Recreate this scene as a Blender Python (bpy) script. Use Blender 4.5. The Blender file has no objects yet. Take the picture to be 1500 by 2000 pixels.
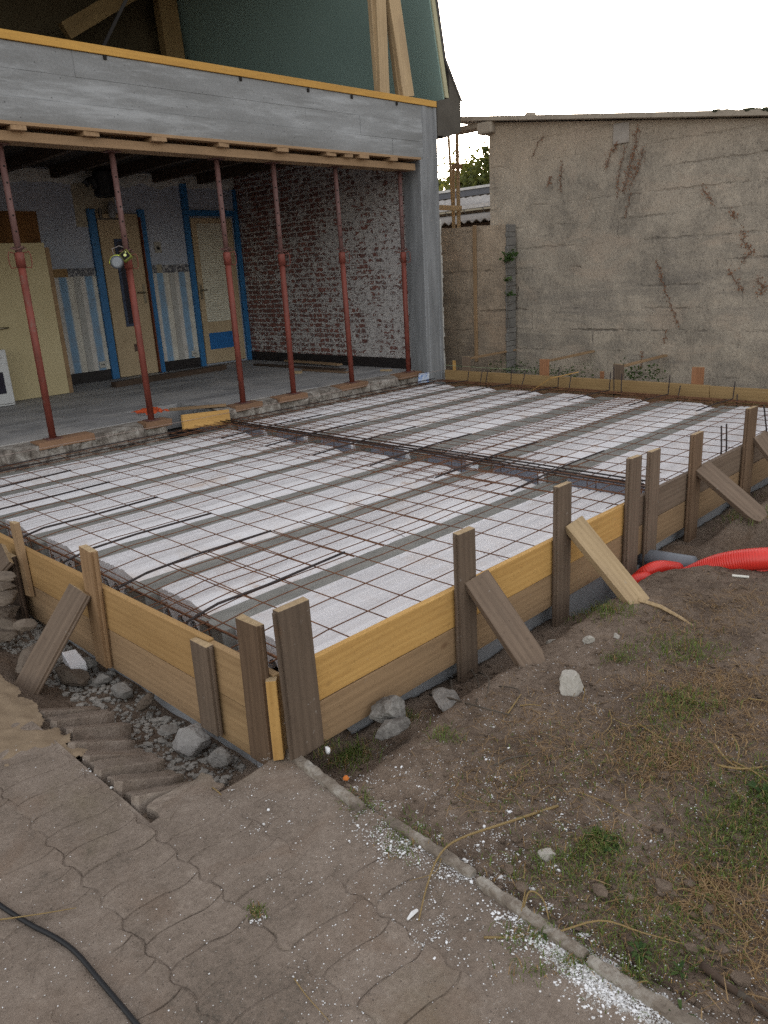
import bpy, math, random
from mathutils import Vector as V, Matrix, noise
random.seed(11)
R = random.random
U = random.uniform
scene = bpy.context.scene
COL = scene.collection

# ------------------------------------------------------------------ camera (solved from the vanishing points of the photograph)
FPX = 1514.83
YAW, PIT, ROL = 0.78787988, 0.30001811, -0.05657648
CAM = V((-1.32480, -1.84454, 1.21196))
_d = V((math.cos(YAW)*math.cos(PIT), math.sin(YAW)*math.cos(PIT), -math.sin(PIT)))
_r = V((math.sin(YAW), -math.cos(YAW), 0))
_u = _r.cross(_d)
RGT = _r*math.cos(ROL)+_u*math.sin(ROL)
UPV = -_r*math.sin(ROL)+_u*math.cos(ROL)
FWD = _d
def ray(x, y): return FWD+RGT*((x-750)/FPX)-UPV*((y-1000)/FPX)
def onZ(x, y, z=0.0):
    v = ray(x, y); return CAM+v*((z-CAM.z)/v.z)
def onY(x, y, Y):
    v = ray(x, y); return CAM+v*((Y-CAM.y)/v.y)
def onX(x, y, X):
    v = ray(x, y); return CAM+v*((X-CAM.x)/v.x)

# ------------------------------------------------------------------ mesh helpers
class MB:
    def __init__(s): s.v = []; s.f = []; s.m = []
    def add(s, vs, fs, mi=0):
        o = len(s.v)
        s.v += [tuple(v) for v in vs]
        s.f += [[i+o for i in f] for f in fs]
        s.m += [mi]*len(fs)
    def hexa(s, p, mi=0):      # 8 points: bottom ring, top ring
        s.add(p, [(3,2,1,0),(4,5,6,7),(0,1,5,4),(1,2,6,5),(2,3,7,6),(3,0,4,7)], mi)
    def box(s, a, b, mi=0):
        x0,y0,z0 = a; x1,y1,z1 = b
        s.hexa([(x0,y0,z0),(x1,y0,z0),(x1,y1,z0),(x0,y1,z0),(x0,y0,z1),(x1,y0,z1),(x1,y1,z1),(x0,y1,z1)], mi)
    def bar(s, p, q, w, t, up=V((0,0,1)), mi=0):
        p = V(p); q = V(q); a = (q-p).normalized(); side = a.cross(V(up)).normalized(); n = side.cross(a)
        w2 = side*(w/2); t2 = n*(t/2)
        s.hexa([p-w2-t2, q-w2-t2, q+w2-t2, p+w2-t2, p-w2+t2, q-w2+t2, q+w2+t2, p+w2+t2], mi)
    def tube(s, pts, r, n=6, mi=0, cap=True):
        pts = [V(p) for p in pts]; k = len(pts)
        rs = r if isinstance(r, (list, tuple)) else [r]*k
        vs = []; fs = []; ref = None
        for i, p in enumerate(pts):
            a = (pts[min(i+1,k-1)]-pts[max(i-1,0)]).normalized()
            if ref is None:
                ref = a.cross(V((0,0,1)) if abs(a.z) < .9 else V((1,0,0))).normalized()
            ref = (ref-a*ref.dot(a)).normalized(); b = a.cross(ref)
            for j in range(n):
                t = 2*math.pi*j/n
                vs.append(p+(ref*math.cos(t)+b*math.sin(t))*rs[i])
        for i in range(k-1):
            for j in range(n):
                j2 = (j+1) % n
                fs.append((i*n+j, i*n+j2, (i+1)*n+j2, (i+1)*n+j))
        if cap:
            fs.append(tuple(range(n))[::-1]); fs.append(tuple((k-1)*n+j for j in range(n)))
        s.add(vs, fs, mi)
    def prism(s, prof, axis, a, b, mi=0, mcap=None):   # closed profile of 2-D points extruded along an axis
        def P(u, w, t): return (t,u,w) if axis == 'X' else ((u,t,w) if axis == 'Y' else (u,w,t))
        n = len(prof)
        vs = [P(u,w,a) for u,w in prof]+[P(u,w,b) for u,w in prof]
        s.add(vs, [(i,(i+1)%n,n+(i+1)%n,n+i) for i in range(n)], mi)
        s.add(vs, [tuple(range(n))[::-1], tuple(range(n,2*n))], mi if mcap is None else mcap)
    def rock(s, c, r, sq=(1,1,1), seed=0, n=9, mi=0, rough=.35, flat=0):
        """Angular broken lump: a sphere cut by random planes, then roughened."""
        c = V(c); vs = []; fs = []; k = n; rr = random.Random(seed*77+5); rot = Matrix.Rotation(rr.uniform(0,6.28), 3, 'Z')
        cuts = [(V((rr.gauss(0,1), rr.gauss(0,1), rr.gauss(0,1))).normalized(), rr.uniform(.52,.80)) for _ in range(11)]
        for i in range(k+1):
            th = math.pi*i/k
            for j in range(2*k):
                ph = math.pi*j/k
                d = V((math.sin(th)*math.cos(ph), math.sin(th)*math.sin(ph), math.cos(th))); t = 1.0
                for nn, h in cuts:
                    q = d.dot(nn)
                    if q > 1e-3: t = min(t, h/q)
                if n > 4: t *= 1+rough*.22*noise.noise(d*2.6+V((seed*3.1,seed,0)))+rough*.14*noise.noise(d*7+V((seed,0,seed*2.3)))
                e = d*t*1.25
                e = rot @ V((e.x*sq[0], e.y*sq[1], e.z*sq[2]))*r
                vs.append(c+e)
        w = 2*k
        for i in range(k):
            for j in range(w):
                j2 = (j+1) % w
                fs.append((i*w+j, (i+1)*w+j, (i+1)*w+j2, i*w+j2))
        s.add(vs, fs, mi)
    def build(s, name, mats, parent=None, smooth=False, bevel=0.0, origin=None):
        me = bpy.data.meshes.new(name)
        if parent is not None:
            off = WORLD[parent.name]
        elif origin is not None:
            off = V(origin)
        else:
            xs = [v[0] for v in s.v]; ys = [v[1] for v in s.v]; zs = [v[2] for v in s.v]
            off = V(((min(xs)+max(xs))/2, (min(ys)+max(ys))/2, min(zs)))
        me.from_pydata([(v[0]-off.x, v[1]-off.y, v[2]-off.z) for v in s.v], [], s.f)
        if not isinstance(mats, (list, tuple)): mats = [mats]
        for m in mats: me.materials.append(m)
        if len(mats) > 1: me.polygons.foreach_set('material_index', s.m)
        if smooth: me.polygons.foreach_set('use_smooth', [True]*len(s.f))
        me.update()
        o = bpy.data.objects.new(name, me); COL.objects.link(o)
        WORLD[o.name] = off.copy()
        if parent is not None: o.parent = parent
        else: o.location = off
        if bevel:
            b = o.modifiers.new('bevel', 'BEVEL'); b.width = bevel; b.segments = 2; b.limit_method = 'ANGLE'
        return o
WORLD = {}
def tag(o, label=None, cat=None, group=None, kind=None):
    if label: o['label'] = label
    if cat: o['category'] = cat
    if group: o['group'] = group
    if kind: o['kind'] = kind
    return o
def thing(name, label, cat, loc, group=None):
    o = bpy.data.objects.new(name, None); COL.objects.link(o); o.location = loc; o.empty_display_size = .1
    WORLD[o.name] = V(loc)
    return tag(o, label, cat, group)

def board(name, p, q, w, t, face, mat, label=None, cat='board', group=None, parent=None, rough=.0015, bev=.002, taper=None, loosen=0.0, tongue=0.0, endmat=None):
    """A plank from p to q; width w in the plane whose normal is `face`, thickness t along it. Local X runs along the plank."""
    p = V(p); q = V(q); L = (q-p).length
    ax = (q-p).normalized(); fz = V(face); fz = (fz-ax*fz.dot(ax)).normalized(); ay = fz.cross(ax)
    m = MB(); n = max(2, int(L/(.03 if taper else .12))); vs = []; sd = R()*50
    for i in range(n+1):
        x = L*i/n; k = 1.0
        if taper and x > L-taper: k = 1-.42*((x-(L-taper))/taper)
        for (sy, sz) in ((-1,-1),(1,-1),(1,1),(-1,1)):
            e = V((sd+x*2.0, sy*3.0, sz*3.0))
            vs.append((x+(U(-.003,.003) if i in (0,n) else 0), sy*w/2*k+rough*2*noise.noise(e), sz*t/2+rough*2*noise.noise(e+V((7,3,1)))+loosen*math.sin(x/L*math.pi)))
    fs = []
    for i in range(n):
        for j in range(4):
            a = i*4+j; b = i*4+(j+1) % 4
            fs.append((a, b, b+4, a+4))
    fs.append((3,2,1,0)); e0 = n*4; fs.append((e0,e0+1,e0+2,e0+3)); ne = len(fs)
    if tongue:
        o_ = len(vs); Lt = L-(taper or 0); s_ = 1 if tongue > 0 else -1; y0_ = s_*(w/2-.002); y1_ = s_*(w/2+abs(tongue)); q_ = t*.17
        for x_ in (.002, Lt-.002):
            for (yy, zz) in ((y0_,-q_),(y1_,-q_),(y1_,q_),(y0_,q_)): vs.append((x_, yy, zz))
        fs += [tuple(o_+i for i in f) for f in ((3,2,1,0),(4,5,6,7),(0,1,5,4),(1,2,6,5),(2,3,7,6),(3,0,4,7))]
    me = bpy.data.meshes.new(name); me.from_pydata(vs, [], fs); me.materials.append(mat)
    if endmat is not None:
        me.materials.append(endmat); me.polygons[ne-1].material_index = 1; me.polygons[ne-2].material_index = 1
    me.update()
    o = bpy.data.objects.new(name, me); COL.objects.link(o)
    mw = Matrix((ax, ay, fz)).transposed().to_4x4(); mw.translation = p
    if parent is not None:
        o.parent = parent; mw.translation = p-WORLD[parent.name]
    o.matrix_local = mw
    WORLD[o.name] = p.copy()
    b = o.modifiers.new('bevel', 'BEVEL'); b.width = bev; b.segments = 2; b.limit_method = 'ANGLE'; b.angle_limit = .7
    if parent is None: tag(o, label, cat, group)
    return o

# ------------------------------------------------------------------ material helpers
class MT:
    def __init__(s, name, rough=.8, spec=.3):
        s.m = bpy.data.materials.new(name); s.m.use_nodes = True; s.t = s.m.node_tree
        s.b = s.t.nodes['Principled BSDF']; s.b.inputs['Roughness'].default_value = rough
        s.b.inputs['Specular IOR Level'].default_value = spec
    def n(s, t, **k):
        x = s.t.nodes.new(t)
        for a, v in k.items(): setattr(x, a, v)
        return x
    def L(s, a, b): s.t.links.new(a, b)
    def put(s, sock, v):
        if isinstance(v, bpy.types.NodeSocket): s.L(v, sock)
        elif isinstance(v, (tuple, list)) and len(v) == 3 and sock.type == 'RGBA': sock.default_value = (*v, 1)
        else: sock.default_value = v
    def co(s, scale=(1,1,1), rnd=False, kind='Object', rot=(0,0,0)):
        t = s.n('ShaderNodeTexCoord'); o = t.outputs[kind]
        if rnd:
            i = s.n('ShaderNodeObjectInfo'); mm = s.n('ShaderNodeVectorMath', operation='SCALE'); mm.inputs[0].default_value = (37, 23, 51)
            s.L(i.outputs['Random'], mm.inputs['Scale'])
            ad = s.n('ShaderNodeVectorMath', operation='ADD'); s.L(o, ad.inputs[0]); s.L(mm.outputs[0], ad.inputs[1]); o = ad.outputs[0]
        mp = s.n('ShaderNodeMapping'); mp.inputs['Scale'].default_value = scale; mp.inputs['Rotation'].default_value = rot
        s.L(o, mp.inputs['Vector']); return mp.outputs[0]
    def noise(s, vec, scale=5, detail=5, rough=.55, dist=0):
        x = s.n('ShaderNodeTexNoise'); s.L(vec, x.inputs['Vector'])
        x.inputs['Scale'].default_value = scale; x.inputs['Detail'].default_value = detail
        x.inputs['Roughness'].default_value = rough; x.inputs['Distortion'].default_value = dist
        return x.outputs['Fac']
    def vor(s, vec, scale=5, feature='F1', rnd=1.0):
        x = s.n('ShaderNodeTexVoronoi', feature=feature); s.L(vec, x.inputs['Vector']); x.inputs['Scale'].default_value = scale
        x.inputs['Randomness'].default_value = rnd
        return x
    def ramp(s, f, stops):
        x = s.n('ShaderNodeValToRGB'); s.L(f, x.inputs[0]); e = x.color_ramp.elements
        while len(e) < len(stops): e.new(.5)
        for i, (p, c) in enumerate(stops):
            e[i].position = p; e[i].color = (*c, 1) if isinstance(c, (tuple, list)) else (c, c, c, 1)
        return x.outputs[0]
    def mix(s, f, a, b, mode='MIX'):
        x = s.n('ShaderNodeMix', data_type='RGBA', blend_type=mode)
        s.put(x.inputs[0], f); s.put(x.inputs[6], a); s.put(x.inputs[7], b); return x.outputs[2]
    def math(s, op, a, b=0.0, clamp=False):
        x = s.n('ShaderNodeMath', operation=op); x.use_clamp = clamp
        s.put(x.inputs[0], a); s.put(x.inputs[1], b); return x.outputs[0]
    def sep(s, vec):
        x = s.n('ShaderNodeSeparateXYZ'); s.L(vec, x.inputs[0]); return x.outputs
    def comb(s, x=0.0, y=0.0, z=0.0):
        c = s.n('ShaderNodeCombineXYZ')
        for i, v in enumerate((x, y, z)): s.put(c.inputs[i], v)
        return c.outputs[0]
    def step(s, v, lo, hi):
        x = s.n('ShaderNodeMapRange', interpolation_type='SMOOTHSTEP'); s.put(x.inputs[0], v)
        x.inputs[1].default_value = lo; x.inputs[2].default_value = hi; return x.outputs[0]
    def bump(s, h, st=.3, d=.01):
        x = s.n('ShaderNodeBump'); x.inputs['Strength'].default_value = st; x.inputs['Distance'].default_value = d
        s.L(h, x.inputs['Height']); s.L(x.outputs[0], s.b.inputs['Normal']); return x
    def col(s, c): s.put(s.b.inputs['Base Color'], c)

def wood(name, light, dark, knot=(.12,.06,.03), kn=.5, rough=.75, stain=None, vary=.25, splash=.35):
    m = MT(name, rough, .25)
    v = m.co((1.1, 13, 13), True)
    g1 = m.noise(v, 1.6, 7, .62, .5)
    w = m.n('ShaderNodeTexWave', wave_type='BANDS', bands_direction='Y'); m.L(m.co((.35, 6, 6), True), w.inputs['Vector'])
    w.inputs['Scale'].default_value = 1.7; w.inputs['Distortion'].default_value = 9; w.inputs['Detail'].default_value = 4; w.inputs['Detail Scale'].default_value = .8; w.inputs['Detail Roughness'].default_value = .65
    g2 = w.outputs['Fac']
    fine = m.noise(m.co((2.5, 90, 90), True), 2, 3, .6)
    f = m.math('ADD', m.math('MULTIPLY', g1, .50), m.math('ADD', m.math('MULTIPLY', g2, .13), m.math('MULTIPLY', fine, .40)))
    c = m.ramp(f, [(.30, dark), (.72, light)])
    oi = m.n('ShaderNodeObjectInfo'); hs = m.n('ShaderNodeHueSaturation'); m.L(c, hs.inputs['Color'])
    hs.inputs['Value'].default_value = 1
    m.L(m.math('ADD', m.math('MULTIPLY', oi.outputs['Random'], vary*2), 1-vary), hs.inputs['Value']); c = hs.outputs[0]
    if kn:
        k = m.vor(m.co((3.6, 6.2, .0), True), 1.0); sc = m.sep(k.outputs['Color'])[0]
        kd = m.math('ADD', m.math('ADD', k.outputs['Distance'], m.math('MULTIPLY', g1, .05)), m.math('MULTIPLY', m.math('LESS_THAN', sc, .45), 1.0))
        kf = m.ramp(kd, [(.065, kn), (.105, kn*.55), (.115, kn*.3), (.15, 0)])
        c = m.mix(kf, c, knot)
    pat = m.noise(m.co((.9, 3, 3), True), 2.2, 4, .6)
    c = m.mix(m.ramp(pat, [(.5, 0), (.75, .5)]), c, stain or tuple(x*.6 for x in dark))
    gr = m.noise(m.co((1,1,1), True), 60, 4, .7); c = m.mix(m.ramp(gr, [(.56, 0), (.70, .35)]), c, tuple(x*.5 for x in dark))
    if splash:
        sp_ = m.noise(m.co((1,1,1), True), 26, 5, .72, .4); c = m.mix(m.ramp(sp_, [(.66, 0), (.72, splash)]), c, (.38,.355,.33))
    m.col(c); m.bump(f, .3, .003); return m.m

def speckle(name, stops, scale=6, rough=.9, bump=.4, bd=.01, fine=60, sp=None, rnd=True, coord=(1,1,1)):
    m = MT(name, rough, .2); v = m.co(coord, rnd)
    a = m.noise(v, scale, 8, .65, .3); b = m.noise(v, fine, 4, .7)
    f = m.math('ADD', m.math('MULTIPLY', a, .7), m.math('MULTIPLY', b, .3))
    c = m.ramp(f, stops)
    if sp:
        d = m.vor(v, sp[0]).outputs['Distance']
        c = m.mix(m.ramp(d, [(sp[1], 1), (sp[1]*1.4, 0)]), c, sp[2])
    m.col(c); m.bump(f, bump, bd); return m.m
def plain(name, c, rough=.6, spec=.3, var=.15, metal=0.0, scale=8):
    m = MT(name, rough, spec); v = m.co((1,1,1), True)
    f = m.noise(v, scale, 6, .6)
    m.col(m.ramp(f, [(.25, tuple(x*(1-var) for x in c)), (.75, tuple(min(1, x*(1+var)) for x in c))]))
    m.b.inputs['Metallic'].default_value = metal
    m.bump(f, .1, .004); return m.m

# ------------------------------------------------------------------ materials
W_ORANGE = wood('wood_fresh_yellow', (.52,.310,.105), (.37,.200,.060), kn=.7, stain=(.27,.15,.055), vary=.1)
W_TAN = wood('wood_tan', (.30,.195,.11), (.20,.125,.068), kn=.6, stain=(.15,.10,.06), vary=.12)
W_GREY = wood('wood_weathered', (.175,.125,.090), (.100,.069,.049), kn=.5, stain=(.085,.062,.046), vary=.2, splash=.6)
W_BROWN = wood('wood_brown', (.195,.125,.078), (.095,.058,.036), kn=.5, stain=(.09,.055,.035), vary=.22)
W_PALE = wood('wood_pale', (.44,.32,.19), (.30,.21,.115), kn=.5, stain=(.26,.18,.11), vary=.12)
W_DARK = wood('wood_dark', (.085,.055,.038), (.035,.023,.017), kn=.3, vary=.2)
W_PLATE = wood('wood_wall_plate', (.55,.31,.075), (.40,.21,.05), kn=.5, stain=(.33,.18,.05), vary=.05)

def lintel_mat():
    m = MT('cast_concrete', .9, .2)
    v = m.co((.45, 1, 2.6)); a = m.noise(v, 1.7, 8, .62, .25)
    b = m.noise(m.co((.55,1,4.2)), 2.1, 8, .70, .15); g = m.noise(m.co(), 45, 4, .7)
    f = m.math('ADD', m.math('MULTIPLY', a, .75), m.math('MULTIPLY', g, .25))
    c = m.ramp(f, [(.30, (.145,.143,.140)), (.47, (.198,.199,.201)), (.60, (.258,.261,.267)), (.75,(.34,.346,.357))])
    c = m.mix(m.ramp(b, [(.50, 0), (.64, .46)]), c, (.43,.44,.455))
    p = m.vor(m.co((1,1,1)), 14).outputs['Distance']
    c = m.mix(m.ramp(p, [(.05, .8), (.09, 0)]), c, (.05,.05,.05))
    m.col(c); m.bump(f, .35, .008); return m.m
CONC = lintel_mat()
CONC_V = None
def pillar_mat():
    m = MT('pillar_concrete', .9, .2)
    v = m.co((4.5, 4.5, .5)); a = m.noise(v, 2.2, 8, .62, .6); g = m.noise(m.co(), 40, 4, .7)
    f = m.math('ADD', m.math('MULTIPLY', a, .75), m.math('MULTIPLY', g, .25))
    c = m.ramp(f, [(.30, (.135,.137,.142)), (.5, (.205,.208,.215)), (.72, (.295,.30,.312))])
    m.col(c); m.bump(f, .35, .008); return m.m
CONC_V = pillar_mat()
CONC_ROUGH = speckle('broken_concrete', [(.36,(.085,.070,.058)),(.48,(.20,.172,.148)),(.64,(.40,.37,.335))], 11, bump=.9, bd=.03, fine=70)
CONC_JOIST = speckle('joist_concrete', [(.3,(.165,.160,.147)),(.7,(.29,.28,.258))], 12, bump=.6, bd=.008, fine=160, coord=(.6,1,1))
FOOTING = speckle('footing_mortar', [(.3,(.24,.24,.245)),(.7,(.38,.38,.39))], 5, bump=.5, bd=.01, fine=50)
PLASTER_W = speckle('old_white_plaster', [(.3,(.30,.29,.27)),(.7,(.56,.54,.51))], 7, bump=.7, bd=.015)
def poly_mat(dusty=0.0):
    m = MT('expanded_polystyrene', .6, .25); v = m.co((1,1,1), True)
    a = m.noise(m.co((.35, 4, 1), True), 3, 7, .65, .5)
    c = m.ramp(a, [(.3, (.66,.64,.66)), (.6, (.78,.76,.775))])
    r = m.noise(v, 1.9, 6, .7, 1.2)
    c = m.mix(m.ramp(r, [(.51, 0), (.70, .5)]), c, (.52,.39,.29))
    r2 = m.noise(v, 4.5, 6, .7, .6)
    c = m.mix(m.ramp(r2, [(.60, 0), (.70, .55)]), c, (.40,.25,.15))
    if dusty: c = m.mix(dusty, c, m.ramp(a, [(.38, (.48,.455,.455)), (.60, (.63,.60,.61))]))
    bead = m.vor(v, 150)
    c = m.mix(.25, c, m.ramp(bead.outputs['Distance'], [(.2, (.9,.9,.9)), (.8, (.7,.7,.7))]), 'MULTIPLY')
    m.col(c); m.bump(bead.outputs['Distance'], .25, .003); return m.m
POLY = poly_mat(); POLYD = poly_mat(.50)
RUST = speckle('rusty_wire', [(.3,(.070,.034,.022)),(.55,(.16,.074,.040)),(.75,(.29,.135,.060))], 14, rough=.85, bump=.3, bd=.002)
REBAR = speckle('dark_rebar', [(.3,(.018,.016,.018)),(.7,(.060,.042,.037))], 20, rough=.6, bump=.3, bd=.002)
def prop_mat(name, stops, dirt):
    m = MT(name, .6, .35); v = m.co((3,3,1), True); f = m.noise(v, 5, 7, .65, .3)
    c = m.ramp(f, stops)
    d = m.noise(m.co((1,1,.8), True), 14, 5, .7)
    c = m.mix(m.ramp(d, [(.60, 0), (.70, .8)]), c, dirt); m.col(c); m.bump(f, .2, .003); return m.m
RED = prop_mat('red_prop_paint', [(.3,(.115,.029,.020)),(.7,(.205,.048,.033))], (.15,.085,.065))
REDOLD = prop_mat('worn_prop_tube', [(.3,(.085,.040,.035)),(.7,(.155,.078,.070))], (.19,.165,.15))
HOLE = plain('dark_hole', (.012,.010,.009), .9)
def brick_mat():
    m = MT('old_brick', .9, .2)
    o = m.sep(m.co())
    wob = m.noise(m.co(), 12, 5, .65); wob2 = m.noise(m.co((1,1,1),rot=(1,2,.5)), 11, 4, .6)
    u = m.math('ADD', o[1], m.math('MULTIPLY', m.math('SUBTRACT', wob, .5), .075))
    w = m.math('ADD', o[2], m.math('MULTIPLY', m.math('SUBTRACT', wob2, .5), .052))
    br = m.n('ShaderNodeTexBrick'); m.L(m.comb(u, w, 0.0), br.inputs['Vector'])
    br.inputs['Scale'].default_value = 1; br.inputs['Brick Width'].default_value = .205; br.inputs['Row Height'].default_value = .066
    br.inputs['Mortar Size'].default_value = .010; br.inputs['Mortar Smooth'].default_value = .25; br.inputs['Bias'].default_value = 0
    br.inputs['Color1'].default_value = (.225,.085,.066,1); br.inputs['Color2'].default_value = (.115,.052,.047,1); br.inputs['Mortar'].default_value = (.33,.31,.30,1)
    tone = m.noise(m.co(), 17, 5, .7)
    c = m.mix(m.ramp(tone, [(.35, 0), (.7, .7)]), br.outputs['Color'], (.19,.10,.085))
    pl = m.noise(m.co((1,1.4,1)), 2.1, 8, .72, .5); fine = m.noise(m.co((1,1,1.6)), 13, 6, .72, .8)
    near = m.step(o[1], 1.4, -1.6)
    k = m.math('ADD', m.math('ADD', m.math('MULTIPLY', pl, .55), m.math('MULTIPLY', fine, .75)), m.math('MULTIPLY', near, .085))
    k = m.math('ADD', k, m.math('MULTIPLY', br.outputs['Fac'], .10))
    pf = m.ramp(k, [(.668, 0), (.706, .95)])
    c = m.mix(pf, c, m.ramp(fine, [(.35,(.34,.315,.305)),(.7,(.56,.53,.52))]))
    m.col(c)
    h = m.math('ADD', m.math('MULTIPLY', br.outputs['Fac'], -.7), m.math('ADD', m.math('MULTIPLY', pf, .5), m.math('MULTIPLY', tone, .5)))
    m.bump(h, .8, .015); return m.m
BRICK = brick_mat()
def garage_mat(name, tint=1.0):
    m = MT(name, .95, .15); o = m.sep(m.co())
    big = m.noise(m.co(), .9, 8, .62, .4); mid = m.noise(m.co(), 4.5, 8, .7, .5); fine = m.noise(m.co((1,1,.6)), 38, 5, .75)
    grit = m.noise(m.co(), 120, 3, .7)
    f = m.math('ADD', m.math('ADD', m.math('MULTIPLY', big, .34), m.math('MULTIPLY', mid, .30)), m.math('ADD', m.math('MULTIPLY', fine, .24), m.math('MULTIPLY', grit, .14)))
    c = m.ramp(f, [(.37, (.135,.114,.094)), (.45, (.245,.210,.172)), (.53, (.355,.303,.245)), (.64, (.50,.425,.34))])
    up = m.step(m.math('ADD', o[2], m.math('MULTIPLY', big, .8)), 2.9, 3.6); c = m.mix(m.math('MULTIPLY', up, .6), c, (.40,.305,.22))
    # block courses print through the thin render, ragged black growth along them
    wob = m.noise(m.co(), 7, 6, .72); wob2 = m.noise(m.co((1,.8,2.2)), 1.7, 6, .65, .5); wob3 = m.noise(m.co((1,1,1)), 2.6, 5, .6)
    zz = m.math('ADD', o[2], m.math('MULTIPLY', m.math('SUBTRACT', wob, .5), .075))
    fr = m.math('FRACT', m.math('DIVIDE', zz, .235))
    lnz = m.ramp(fr, [(0, 1), (.035, .8), (.09, 0), (.95, 0), (1, 1)])
    row = m.math('FLOOR', m.math('DIVIDE', zz, .235)); yy = m.math('ADD', m.math('DIVIDE', m.math('ADD', o[1], m.math('MULTIPLY', wob, .06)), .55), m.math('MULTIPLY', row, .5))
    lny = m.ramp(m.math('FRACT', yy), [(0, 1), (.02, .5), (.045, 0), (.98, 0), (1, 1)])
    ln = m.math('MAXIMUM', m.math('MULTIPLY', lnz, m.ramp(wob2, [(.49, 0), (.60, .85)])), m.math('MULTIPLY', lny, m.ramp(wob3, [(.56, 0), (.68, .7)])))
    low = m.step(o[2], 2.5, 1.3)
    c = m.mix(m.math('MULTIPLY', m.math('MULTIPLY', ln, low), .8), c, (.050,.045,.042))
    gr = m.noise(m.co((1,.7,1.6)), 1.7, 7, .7, .7)
    c = m.mix(m.math('MULTIPLY', m.ramp(gr, [(.50, 0), (.68, .36)]), m.step(o[2], 3.0, 1.2)), c, (.115,.105,.104))
    c = m.mix(m.math('MULTIPLY', m.ramp(gr, [(.36, .5), (.47, 0)]), 1.0), c, (.40,.315,.245))
    hb = m.noise(m.co((1,.35,4.2)), 1.5, 6, .68, .3); c = m.mix(m.math('MULTIPLY', m.ramp(hb, [(.50, 0), (.64, .36)]), m.step(o[2], 2.6, 1.0)), c, (.125,.115,.108))
    pit = m.vor(m.co((1,1,.7)), 34).outputs['Distance']
    c = m.mix(m.ramp(pit, [(.10, .7), (.20, 0)]), c, (.06,.05,.045))
    if tint != 1.0: c = m.mix(1.0, c, (tint, tint*.92, tint*.85), 'MULTIPLY')
    m.col(c)
    h = m.math('ADD', m.math('ADD', m.math('MULTIPLY', fine, .5), m.math('MULTIPLY', grit, .25)), m.math('ADD', m.math('MULTIPLY', ln, -1.0), m.math('MULTIPLY', mid, .5)))
    m.bump(h, .75, .02); return m.m
RENDERED = garage_mat('stained_cement_render')
RENDERED2 = garage_mat('stained_low_wall_render', .85)
def dirt_mat():
    m = MT('bare_earth', .97, .12); g = m.n('ShaderNodeNewGeometry').outputs['Position']
    def nz(s, d=7, r=.65, ds=.3): return m.noise(g, s, d, r, ds)
    big = nz(.9); mid = nz(5.5); fine = nz(38, 6, .75); grit = nz(170, 3, .7)
    f = m.math('ADD', m.math('ADD', m.math('MULTIPLY', big, .3), m.math('MULTIPLY', mid, .35)), m.math('MULTIPLY', fine, .35))
    c = m.ramp(f, [(.36, (.072,.051,.038)), (.45, (.155,.113,.085)), (.54, (.240,.180,.138)), (.66, (.36,.28,.222))])
    st = m.vor(g, 55); c = m.mix(m.ramp(st.outputs['Distance'], [(.10, .5), (.17, 0)]), c, (.20,.175,.15))
    tan = m.noise(g, 2.3, 6, .7, 1.0); c = m.mix(m.ramp(tan, [(.57, 0), (.70, .45)]), c, (.18,.115,.072))
    spk = m.vor(g, 120); c = m.mix(m.ramp(spk.outputs['Distance'], [(.07, .8), (.13, 0)]), c, (.30,.27,.24))
    m.col(c); m.bump(m.math('ADD', m.math('MULTIPLY', fine, .7), m.math('MULTIPLY', grit, .35)), 1.0, .03); return m.m
DIRT = dirt_mat()
def paver_mat():
    m = MT('dirty_concrete_paver', .95, .15); g = m.n('ShaderNodeNewGeometry').outputs['Position']
    big = m.noise(g, 2.4, 7, .65, .4); mid = m.noise(g, 11, 6, .7); fine = m.noise(g, 75, 5, .75); 
    gr = m.noise(g, 210, 3, .7)
    f = m.math('ADD', m.math('ADD', m.math('MULTIPLY', big, .32), m.math('MULTIPLY', mid, .26)), m.math('ADD', m.math('MULTIPLY', fine, .28), m.math('MULTIPLY', gr, .16)))
    c = m.ramp(f, [(.37, (.100,.085,.069)), (.46, (.182,.143,.115)), (.54, (.240,.191,.156)), (.65, (.338,.280,.233))])
    red = m.noise(g, 3.1, 5, .6, .8); c = m.mix(m.ramp(red, [(.52, 0), (.7, .5)]), c, (.185,.125,.088))
    gn = m.noise(g, 1.9, 5, .65, .6); c = m.mix(m.ramp(gn, [(.57, 0), (.72, .4)]), c, (.145,.118,.068))
    s = m.vor(g, 85).outputs['Distance']; c = m.mix(m.ramp(s, [(.06, .7), (.11, 0)]), c, (.36,.335,.31))
    d = m.vor(g, 48).outputs['Distance']; c = m.mix(m.ramp(d, [(.08, .6), (.13, 0)]), c, (.05,.04,.034))
    m.col(c); m.bump(m.math('ADD', fine, m.math('MULTIPLY', mid, .5)), .75, .012); return m.m
PAVER = paver_mat()
SAND = speckle('loose_sand', [(.3,(.16,.115,.075)),(.7,(.29,.215,.145))], 12, bump=.7, bd=.01, fine=190)
def crumb_mat():
    m = MT('polystyrene_crumb', .7, .2); i = m.n('ShaderNodeNewGeometry')
    m.col(m.ramp(i.outputs['Random Per Island'], [(0,(.30,.275,.25)),(.35,(.55,.54,.53)),(.7,(.74,.73,.74)),(1,(.80,.80,.82))])); return m.m
WHITE_BEAD = crumb_mat()
STONE_PALE = speckle('pale_stone', [(.3,(.24,.215,.185)),(.7,(.46,.43,.385))], 5, bump=.7, bd=.012)
STONE_GREY = speckle('grey_rubble', [(.3,(.12,.11,.10)),(.7,(.27,.25,.23))], 8, bump=.8, bd=.012)
STONE_BROWN = speckle('brown_rubble', [(.3,(.085,.066,.051)),(.7,(.19,.15,.118))], 8, bump=.8, bd=.012)
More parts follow.
